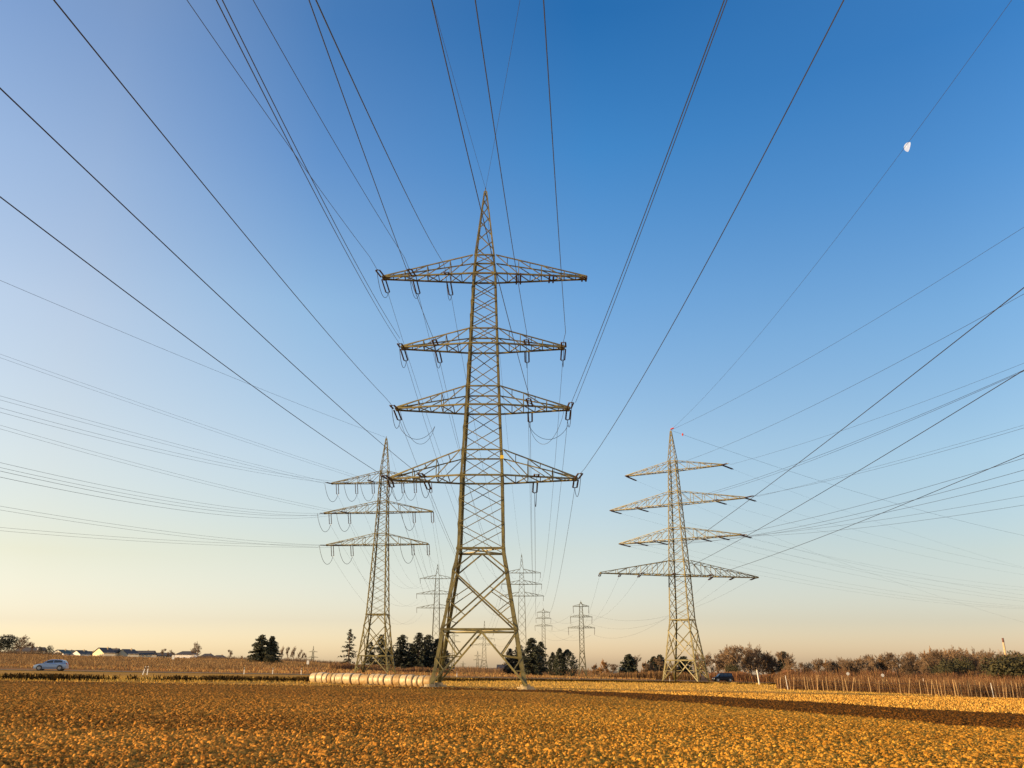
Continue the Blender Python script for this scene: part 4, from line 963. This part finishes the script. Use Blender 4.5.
# dark weeds in the ditch, in ragged clumps
P = along(DITCH[:-1], 60000, -6.2, -2.2); k_ = fbm(P[:, 0]*.3, P[:, 1]*.3, 40, 3); P = P[(k_+r.normal(0, .05, len(k_)) > .43+.05*sstep(-30, 10, P[:, 0]))]
o = slivers('ditch_weeds', P, (.48-.12*sstep(-30, 20, P[:, 0]))*r.uniform(.3, 1.15, len(P)), .10, [(.03, .018, .006), (.055, .032, .010), (.02, .015, .005), (.14, .08, .022)], lean=.4, seed=2); tag(o, kind='stuff')
P = along(DITCH[:-1], 60000, -1.6, 9); P2 = along(DITCH[:-1], 8000, -10, -7)
o = slivers('verge_grass', np.r_[P, P2], .22, .05, [(.60, .36, .08), (.75, .47, .12), (.46, .26, .06), (.34, .24, .05)], lean=.4, seed=3); tag(o, kind='stuff')
# stubble between field and ditch
n = 90000; X_r = r.uniform(-62, 130, n); Y_r = edge_y(X_r)+r.uniform(.2, 1, n)**1.3*70; P = np.stack([X_r, Y_r], 1)
m_ = (poly_dist(X_r, Y_r, DITCH) < -1.5) & (np.abs(X_r) < Y_r*.7); P = P[m_]
o = slivers('stubble_grass', P, .13, .045, [(.62, .36, .08), (.76, .46, .12), (.46, .26, .06), (.36, .26, .05)], lean=.4, seed=4); tag(o, kind='stuff')
n = 120000; Y_r = r.uniform(34, 94, n); X_r = r.uniform(-64, 66, n); u_ = np.interp(Y_r, [20, 33, 48, 71, 81, 86], [60, 40, 27.8, 15, 4.4, 1])
m_ = (Y_r < edge_y(X_r)) & (np.abs(X_r) < Y_r*.68) & (((X_r > u_+.6) & (X_r > 1)) | ((edge_y(X_r)-Y_r < r.uniform(0, 1, n)**2*9))); P = np.stack([X_r, Y_r], 1)[m_]
o = slivers('added_sun_stubble', P, .11, .075, [(.60, .33, .07), (.72, .42, .10), (.44, .22, .04)], lean=.5, seed=14, base_z=.06); tag(o, kind='stuff')  # upright gold stubble slivers added so the flat soil catches the low sun
# left vineyard beyond the road: rows of brown shoots
rows_ = []
for k in range(46):
    D0 = 185+k*4.2; xx = r.uniform(-1, -.0, int(2400)); X_ = xx*D0*.78; Y_ = D0+(-X_)*-.12+r.normal(0, .25, len(X_))
    rows_.append(np.stack([X_, Y_], 1))
P = np.concatenate(rows_); m_ = (poly_dist(P[:, 0], P[:, 1], ROAD) > 8) & (P[:, 0] < -P[:, 1]*np.interp(P[:, 1], [140, 340], [.36, .14])); P = P[m_]
hh_ = 1.15*(.15+1.3*fbm(P[:, 0]*.2, P[:, 1]*.12, 89, 3)**1.3)*r.uniform(.5, 1.1, len(P))
o = slivers('left_vineyard', P, hh_, .045, [(.24, .13, .055), (.36, .22, .09), (.14, .08, .04), (.50, .32, .14)], lean=.3, seed=6); tag(o, kind='stuff')
# low rough vegetation beyond the road, left and centre
n = 60000; u = r.uniform(-.62, .16, n); Y_r = 150+r.uniform(0, 1, n)**1.5*330; X_r = u*Y_r; m_ = (poly_dist(X_r, Y_r, ROAD) > 7); P = np.stack([X_r, Y_r], 1)[m_]
o = slivers('rough_grass', P, .4, .09, [(.34, .17, .06), (.44, .24, .085), (.24, .115, .05), (.50, .33, .12)], lean=.4, seed=7); tag(o, kind='stuff')
# reddish thicket along the foot of the trees
def thicket(name, a, b, n, hg, wd_, cols, seed, dep=10):
    px = r.uniform(a[0], b[0], n); t = (px-a[0])/(b[0]-a[0]); D_ = a[1]+(b[1]-a[1])*t+r.uniform(0, dep, n)
    P = np.stack([(px-512)*D_*math.cos(PITCH)/FPX, D_], 1)
    hh = hg*(.25+1.4*fbm(P[:, 0]*.16, P[:, 1]*.16, seed, 3)**1.5)*r.uniform(.5, 1.1, n)
    o = slivers(name, P, hh, wd_, cols, lean=.18, seed=seed); tag(o, kind='stuff'); return o
RED = [(.20, .09, .05), (.26, .12, .06), (.14, .07, .04), (.30, .17, .07)]
thicket('centre_thicket', (600, 235), (700, 232), 9000, 2.0, .08, [(.24, .13, .06), (.16, .09, .045), (.34, .2, .08)], 51)
thicket('red_thicket', (708, 222), (790, 215), 16000, 2.7, .07, RED, 52)
thicket('wood_undergrowth', (785, 215), (1045, 170), 46000, 3.0, .07, RED+[(.10, .06, .03)], 53, 40)
thicket('left_thicket', (330, 235), (450, 240), 9000, 1.8, .08, [(.22, .11, .06), (.16, .08, .05), (.32, .2, .08)], 54)
thicket('centre_scrub', (455, 330), (600, 330), 9000, 2.2, .1, [(.22, .13, .07), (.16, .09, .05), (.30, .18, .08)], 55, 60)
thicket('horizon_scrub', (190, 520), (350, 520), 7000, 2.4, .16, [(.16, .10, .06), (.12, .08, .05), (.22, .14, .07)], 56, 60)
thicket('far_left_scrub', (-20, 520), (60, 540), 4000, 3, .16, [(.14, .09, .055), (.12, .08, .05), (.2, .13, .07)], 57, 60)
# right vineyard shoots
px = r.uniform(775, 1045, 52000); Yf = np.interp(px, [775, 1030], [120.5, 96]); D_ = Yf+1.0+np.floor(r.uniform(0, 22, len(px)))*2.4+r.normal(0, .15, len(px))
P = np.stack([(px-512)*D_*math.cos(PITCH)/FPX, D_], 1)
hh_ = 1.75*(.4+1.1*fbm(P[:, 0]*.8, P[:, 1]*.8, 88, 3))*r.uniform(.6, 1.1, len(P))
o = slivers('right_vineyard', P, hh_, .028, [(.14, .068, .034), (.21, .105, .05), (.09, .048, .026), (.34, .20, .09)], lean=.14, seed=9); tag(o, kind='stuff')
# vineyard posts
def post_mesh(h, w_, seed):
    R = random.Random(seed); mb = MB(); mb.tube([(0, 0, -.3), (R.uniform(-.02, .02), 0, h*.5), (R.uniform(-.03, .03), 0, h)], [w_, w_*.92, w_*.85], 7); return mb
pm = [post_mesh(1.5+.12*i, .038+.007*i, i).build('vineyard_post', M['wood']) for i in range(4)]; used = [0]*4
wm = post_mesh(1.7, .045, 9).build('vineyard_post', M['white']); wused = 0
R = random.Random(77); px = 779.; cnt = 0
while px < 1042:
    Df = float(np.interp(px, [775, 1030], [119.5, 95])); rowi = R.choice((0, 0, 0, 0, 1, 2)); D = Df+rowi*2.4
    white = cnt in (2, 41, 60)
    if white:
        o = wm if not wused else wm.copy(); 
        if wused: C.objects.link(o)
        wused += 1
    else:
        k = R.randrange(4); o = pm[k] if not used[k] else pm[k].copy()
        if used[k]: C.objects.link(o)
        used[k] = 1
    x = gx(px, D); o.location = (x, D, gz(x, D)); o.rotation_euler = (R.gauss(0, .05), R.gauss(0, .06), R.uniform(0, 6)); s = R.uniform(.85, 1.1); o.scale = (1, 1, s)
    if white: tag(o, 'whitish post standing out among the wooden posts at the front of the right vineyard', 'post', 'white vineyard posts')
    else: tag(o, 'weathered brown wooden post at the front edge of the right vineyard', 'post', 'wooden posts along the right vineyard')
    px += R.uniform(2.4, 4.6)*1.0; cnt += 1
for i in range(4):
    if not used[i]: bpy.data.objects.remove(pm[i])
for i, (h_) in enumerate((.6, 1.2)):
    V = []
    pts = []
    for px in np.linspace(777, 1040, 60):
        D = float(np.interp(px, [775, 1030], [119.5, 95])); x = gx(px, D); pts.append((x, D-.07, gz(x, D)+h_))
    mb = MB(); mb.tube(pts, .012, 4); o = mb.build('trellis_wire', M['cable']); tag(o, f'{["lower", "upper"][i]} thin trellis wire strung along the front posts of the right vineyard', 'wire')

# ------------------------------------------------------------------ signs and markers
def sign_post(px, D, h_, kind_, label, tilt=0):
    x = gx(px, D); root = empty('road_sign', (x, D, gz(x, D)), .0); root.rotation_euler = (0, tilt, 0)
    mb = MB(); mb.tube([(0, 0, -.2), (0, 0, h_)], .035, 8); mb.build('post', M['wood'], root)
    mb = MB()
    if kind_ == 'round': mb.tube([(0, -.09, h_-.3), (0, -.055, h_-.3)], .2, 20)
    elif kind_ == 'tri': mb.poly([(-.5, -.09, h_), (.5, -.09, h_), (0, -.09, h_-.85), (-.5, -.055, h_), (.5, -.055, h_), (0, -.055, h_-.85)], [(0, 2, 1), (3, 4, 5), (0, 1, 4, 3), (1, 2, 5, 4), (2, 0, 3, 5)])
    else: mb.box((-.2, -.09, h_-.62), (.2, -.055, h_))
    mb.build('plate', M['white'], root); tag(root, label, 'road sign'); return root
sign_post(307.5, 150, 2.3, 'box', 'pale upright road sign on a post left of the bale row')
sign_post(172, 140, 2.6, 'box', 'road sign on a tall thin post beyond the left field, below the bungalow')
sign_post(34.5, 480, 3.6, 'tri', 'white triangular sign standing before the dark scrub, left of the houses')
sign_post(714.5, 216, 4.2, 'box', 'pale upright sign just above the bonnet of the dark van')
sign_post(847, 118, 2.5, 'round', 'left of two round white signs standing over the right vineyard')
sign_post(881.5, 116, 2.4, 'round', 'right of two round white signs standing over the right vineyard')
def delineator(px, D, lab, tilt=0, h_=1.0):
    x = gx(px, D); root = empty('delineator_post', (x, D, gz(x, D))); root.rotation_euler = (0, tilt, 0)
    mb = MB(); mb.poly([(-.07, -.05, -.1), (.07, -.05, -.1), (0, .09, -.1), (-.06, -.05, h_), (.06, -.05, h_), (0, .07, h_-.06)], [(0, 2, 1), (3, 4, 5), (0, 1, 4, 3), (1, 2, 5, 4), (2, 0, 3, 5)]); mb.build('body', M['white'], root)
    mb = MB(); mb.poly([(-.068, -.056, h_*.72), (.068, -.056, h_*.72), (0, .085, h_*.72), (-.066, -.056, h_*.9), (.066, -.056, h_*.9), (0, .082, h_*.9)], [(0, 2, 1), (3, 4, 5), (0, 1, 4, 3), (1, 2, 5, 4), (2, 0, 3, 5)]); mb.build('black_band', M['black'], root)
    tag(root, lab, 'roadside marker', 'white roadside marker posts')
delineator(143.5, 112, 'leaning white roadside marker, left one of the close pair in the left field', .25, 1.05)
delineator(148, 113, 'upright white roadside marker, right one of the close pair in the left field', .02, 1.05)
delineator(244.5, 140, 'white roadside marker below the conifer pair, to its left')
delineator(273, 146, 'white roadside marker just right of the conifer pair')
delineator(301.5, 150, 'white roadside marker beside the pale sign left of the bales')
delineator(457, 170, 'white roadside marker seen inside the left foot of the nearest pylon')
delineator(669, 188, 'white roadside marker between the feet of the right pylon')
x = gx(758, 165); root = empty('leaning_post', (x, 165, gz(x, 165))); root.rotation_euler = (0, -.09, 0)
mb = MB(); mb.tube([(0, 0, -.2), (0, 0, 2.6)], .12, 10); mb.build('shaft', M['white'], root); mb = MB(); mb.tube([(0, 0, 2.6), (0, 0, 2.75)], .15, 10); mb.build('cap', M['concrete'], root)
tag(root, 'thick whitish leaning post standing alone right of the van', 'post')

# ------------------------------------------------------------------ houses on the left crest
def house(pxc, D, wpx, ytop, ybase, gable, wallm, roofm, label, eave=.45, hip=False, yaw=0):
    k = D*math.cos(PITCH)/FPX; x = gx(pxc, D); z0 = gz(x, D)-1.0
    Ht = H(ytop, pxc, D)+1.0; W_ = wpx*k; he = Ht*(1-eave); dep = 9.
    root = empty('house', (x, D, z0), yaw); hw = W_/2
    if gable:      # gable faces the camera
        mb = MB(); mb.poly([(-hw, 0, 0), (hw, 0, 0), (hw, 0, he), (0, 0, Ht-.25), (-hw, 0, he), (-hw, dep, 0), (hw, dep, 0), (hw, dep, he), (0, dep, Ht-.25), (-hw, dep, he)], [(0, 1, 2, 3, 4), (9, 8, 7, 6, 5), (1, 6, 7, 2), (0, 4, 9, 5)]); mb.build('wall', wallm, root)
        rf = MB()
        for s in (-1, 1):
            e = (s*(hw+.5), he-.35); t = (0, Ht)
            rf.poly([(e[0], -.5, e[1]), (t[0], -.5, t[1]), (t[0], dep+.5, t[1]), (e[0], dep+.5, e[1]), (e[0], -.5, e[1]-.22), (t[0], -.5, t[1]-.22), (t[0], dep+.5, t[1]-.22), (e[0], dep+.5, e[1]-.22)], [(0, 1, 2, 3), (7, 6, 5, 4), (0, 4, 5, 1), (3, 2, 6, 7), (0, 3, 7, 4)])
        rfo = rf.build('roof', roofm, root)
    else:
        mb = MB(); mb.box((-hw, 0, 0), (hw, dep, he)); mb.build('wall', wallm, root); rf = MB(); rx = hw*.55 if hip else hw+.4
        rf.poly([(-hw-.5, -.6, he-.05), (hw+.5, -.6, he-.05), (hw+.5, dep+.6, he-.05), (-hw-.5, dep+.6, he-.05), (-rx, dep/2, Ht), (rx, dep/2, Ht)], [(0, 3, 2, 1), (0, 1, 5, 4), (2, 3, 4, 5), (1, 2, 5), (3, 0, 4)]); rfo = rf.build('roof', roofm, root)
    mb = MB(); mb.box((hw*.3, dep*.55, Ht-1.4), (hw*.3+.7, dep*.55+.7, Ht+.5)); mb.build('chimney', M['brick'], rfo)
    nwin = max(2, int(W_/3.2))
    for j in range(nwin):
        xx = lerp(-hw, hw, (j+.5)/nwin)
        for zz in ((he*.42,) if he < 5.5 else (he*.3, he*.72)):
            mb = MB(); mb.box((xx-.6, -.05, zz-.65), (xx+.6, .02, zz+.65)); fr = mb.build('window', M['frame'], root)
            mb = MB(); mb.box((xx-.5, -.06, zz-.55), (xx+.5, -.052, zz+.55)); mb.build('pane', M['pane'], fr)
    tag(root, label, 'house', 'houses on the left crest'); return root
house(54.5, 640, 16, 649.5, 656, True, M['wall_w'], M['roof_g'], 'white-gabled house, first of the row beside the dark trees', yaw=-.25)
house(64, 650, 9, 650, 656, False, M['wall_y'], M['roof_g'], 'low greenish-roofed house just right of the white gable', yaw=.1)
house(73.5, 640, 12, 650, 656, True, M['wall_w'], M['roof'], 'small white-gabled house with dark roof, third in the row', yaw=-.35)
house(84, 660, 9, 651, 656, True, M['wall_y'], M['roof'], 'small cream house left of the large cream gable', yaw=-.3)
house(96, 620, 17, 647.5, 656, True, M['wall_y'], M['roof'], 'largest cream-gabled house with steep dark roof', yaw=-.5)
house(107, 628, 12, 648.2, 656, False, M['wall_y'], M['roof'], 'dark-roofed wing adjoining the largest cream gable', yaw=-.1)
house(120, 630, 19, 649, 656, True, M['wall_y'], M['roof'], 'cream house right of the largest gable', yaw=-.55)
house(139, 640, 22, 650.5, 656.5, False, M['wall_y'], M['roof'], 'long dark-roofed cream house in the middle of the row')
house(160, 650, 18, 652.5, 657.5, False, M['wall_y'], M['roof'], 'low brown-shaded house left of the bungalow')
house(183, 560, 19, 651, 660, False, M['wall_w'], M['roof'], 'white bungalow with a shallow hipped dark roof', hip=True, eave=.35)
house(204, 600, 12, 653.5, 660, False, M['wall_w'], M['roof'], 'low pale building right of the bungalow under the bare tree', hip=True)
house(216, 620, 12, 655, 660, False, M['wall_y'], M['roof'], 'lowest dark-roofed house, rightmost of the row', hip=True)
house(25, 660, 26, 647, 655, False, M['wall_y'], M['roof'], 'long dark-roofed building half hidden behind the trees at the left edge')
house(624.5, 340, 6, 667, 672, False, M['wall_w'], M['roof_g'], 'tiny pale building low between the golden bush and the small round conifer')
house(470+32, 420, 9, 664.5, 672, False, M['wall_y'], M['roof'], 'tiny pale house seen between the feet of the nearest pylon')

# ------------------------------------------------------------------ chimney, smoke, moon
D = 3000; x = gx(1008, D); zg = gz(x, D); root = empty('industrial_chimney', (x, D, zg)); hC = H(638, 1008.5, D)
mb = MB(); mb.tube([(0, 0, -5), (0, 0, hC*.9)], [5.2, 3.4], 20); mb.build('shaft', M['brick'], root, True)
mb = MB(); mb.tube([(0, 0, hC*.9), (0, 0, hC)], [3.4, 3.2], 20); mb.build('red_band', mat('dull_red', (.16, .07, .05), .9), root, True)
tag(root, 'far tall chimney with a reddish top at the right edge above the wood', 'chimney')
sm = bpy.data.materials.new('smoke'); sm.use_nodes = True; n = sm.node_tree.nodes; l = sm.node_tree.links
n.remove(n['Principled BSDF']); vp = n.new('ShaderNodeVolumePrincipled'); vp.inputs['Color'].default_value = (.95, .9, .85, 1); vp.inputs['Density'].default_value = .006
l.new(vp.outputs[0], n['Material Output'].inputs['Volume'])
def smoke(pts, D, label):
    x0 = gx(pts[0][0], D); z0 = top(pts[0][1], D)+EYE; mb = MB(); P_ = []; rr = []
    for px, y, r_ in pts: P_.append((gx(px, D)-x0, 0, top(y, D)+EYE-z0)); rr.append(r_*D/900)
    mb.tube(P_, rr, 10); o = mb.build('smoke_plume', sm); o.location = (x0, D, z0); tag(o, label, 'smoke')
smoke([(984, 650, 1.2), (978, 647, 2.2), (972.5, 643, 2.8), (970.5, 640, 2.2), (969.5, 638, .8)], 3200, 'small white steam plume left of the far chimney')
smoke([(806, 655, .8), (807.5, 652.5, 1.4), (809, 651, .6)], 3200, 'tiny white steam puff above the wood right of the pointed conifer')

mm = bpy.data.materials.new('moonlight'); mm.use_nodes = True; n = mm.node_tree.nodes; l = mm.node_tree.links; b = n['Principled BSDF']
nz = n.new('ShaderNodeTexNoise'); nz.inputs['Scale'].default_value = 2.5; tc = n.new('ShaderNodeTexCoord'); l.new(tc.outputs['Generated'], nz.inputs['Vector'])
rp = n.new('ShaderNodeValToRGB'); rp.color_ramp.elements[0].position = .42; rp.color_ramp.elements[0].color = (.88, .82, .83, 1); rp.color_ramp.elements[1].position = .58; rp.color_ramp.elements[1].color = (.95, .90, .88, 1)
l.new(nz.outputs['Fac'], rp.inputs['Fac']); l.new(rp.outputs[0], b.inputs['Emission Color']); b.inputs['Base Color'].default_value = (0, 0, 0, 1); b.inputs['Emission Strength'].default_value = .41
# the sunlit part of the disc as a solid gibbous lens, far beyond everything
dm = Vector((397, FPX*math.cos(PITCH)-237*math.sin(PITCH), FPX*math.sin(PITCH)+237*math.cos(PITCH))).normalized()
mb = MB(); Rm = 4.5*9000/920; n_ = 48; ring_ = []
for i in range(n_):
    t = 2*math.pi*i/n_; x_ = math.cos(t); y_ = math.sin(t)
    if x_ > 0: x_ *= .2
    ring_.append((x_*Rm, y_*Rm))
mb.v += [Vector((a, b_, 0)) for a, b_ in ring_]+[Vector((-.2*Rm, 0, Rm*.5)), Vector((-.2*Rm, 0, -Rm*.5))]
for i in range(n_): mb.f += [(i, (i+1) % n_, n_), ((i+1) % n_, i, n_+1)]
moon = mb.build('moon', mm, smooth=True); moon.location = dm*9000+Vector((0, 0, EYE))
q = (-dm).to_track_quat('Z', 'Y'); moon.rotation_mode = 'QUATERNION'; moon.rotation_quaternion = q @ Matrix.Rotation(math.radians(-22), 4, 'Z').to_quaternion()
tag(moon, 'pale waxing moon in the blue sky at the upper right, touching a thin wire', 'moon')

# drop unused prototypes
for k, (o, u) in list(protos.items()):
    if not u:
        for ch in list(o.children): bpy.data.objects.remove(ch)
        bpy.data.objects.remove(o)
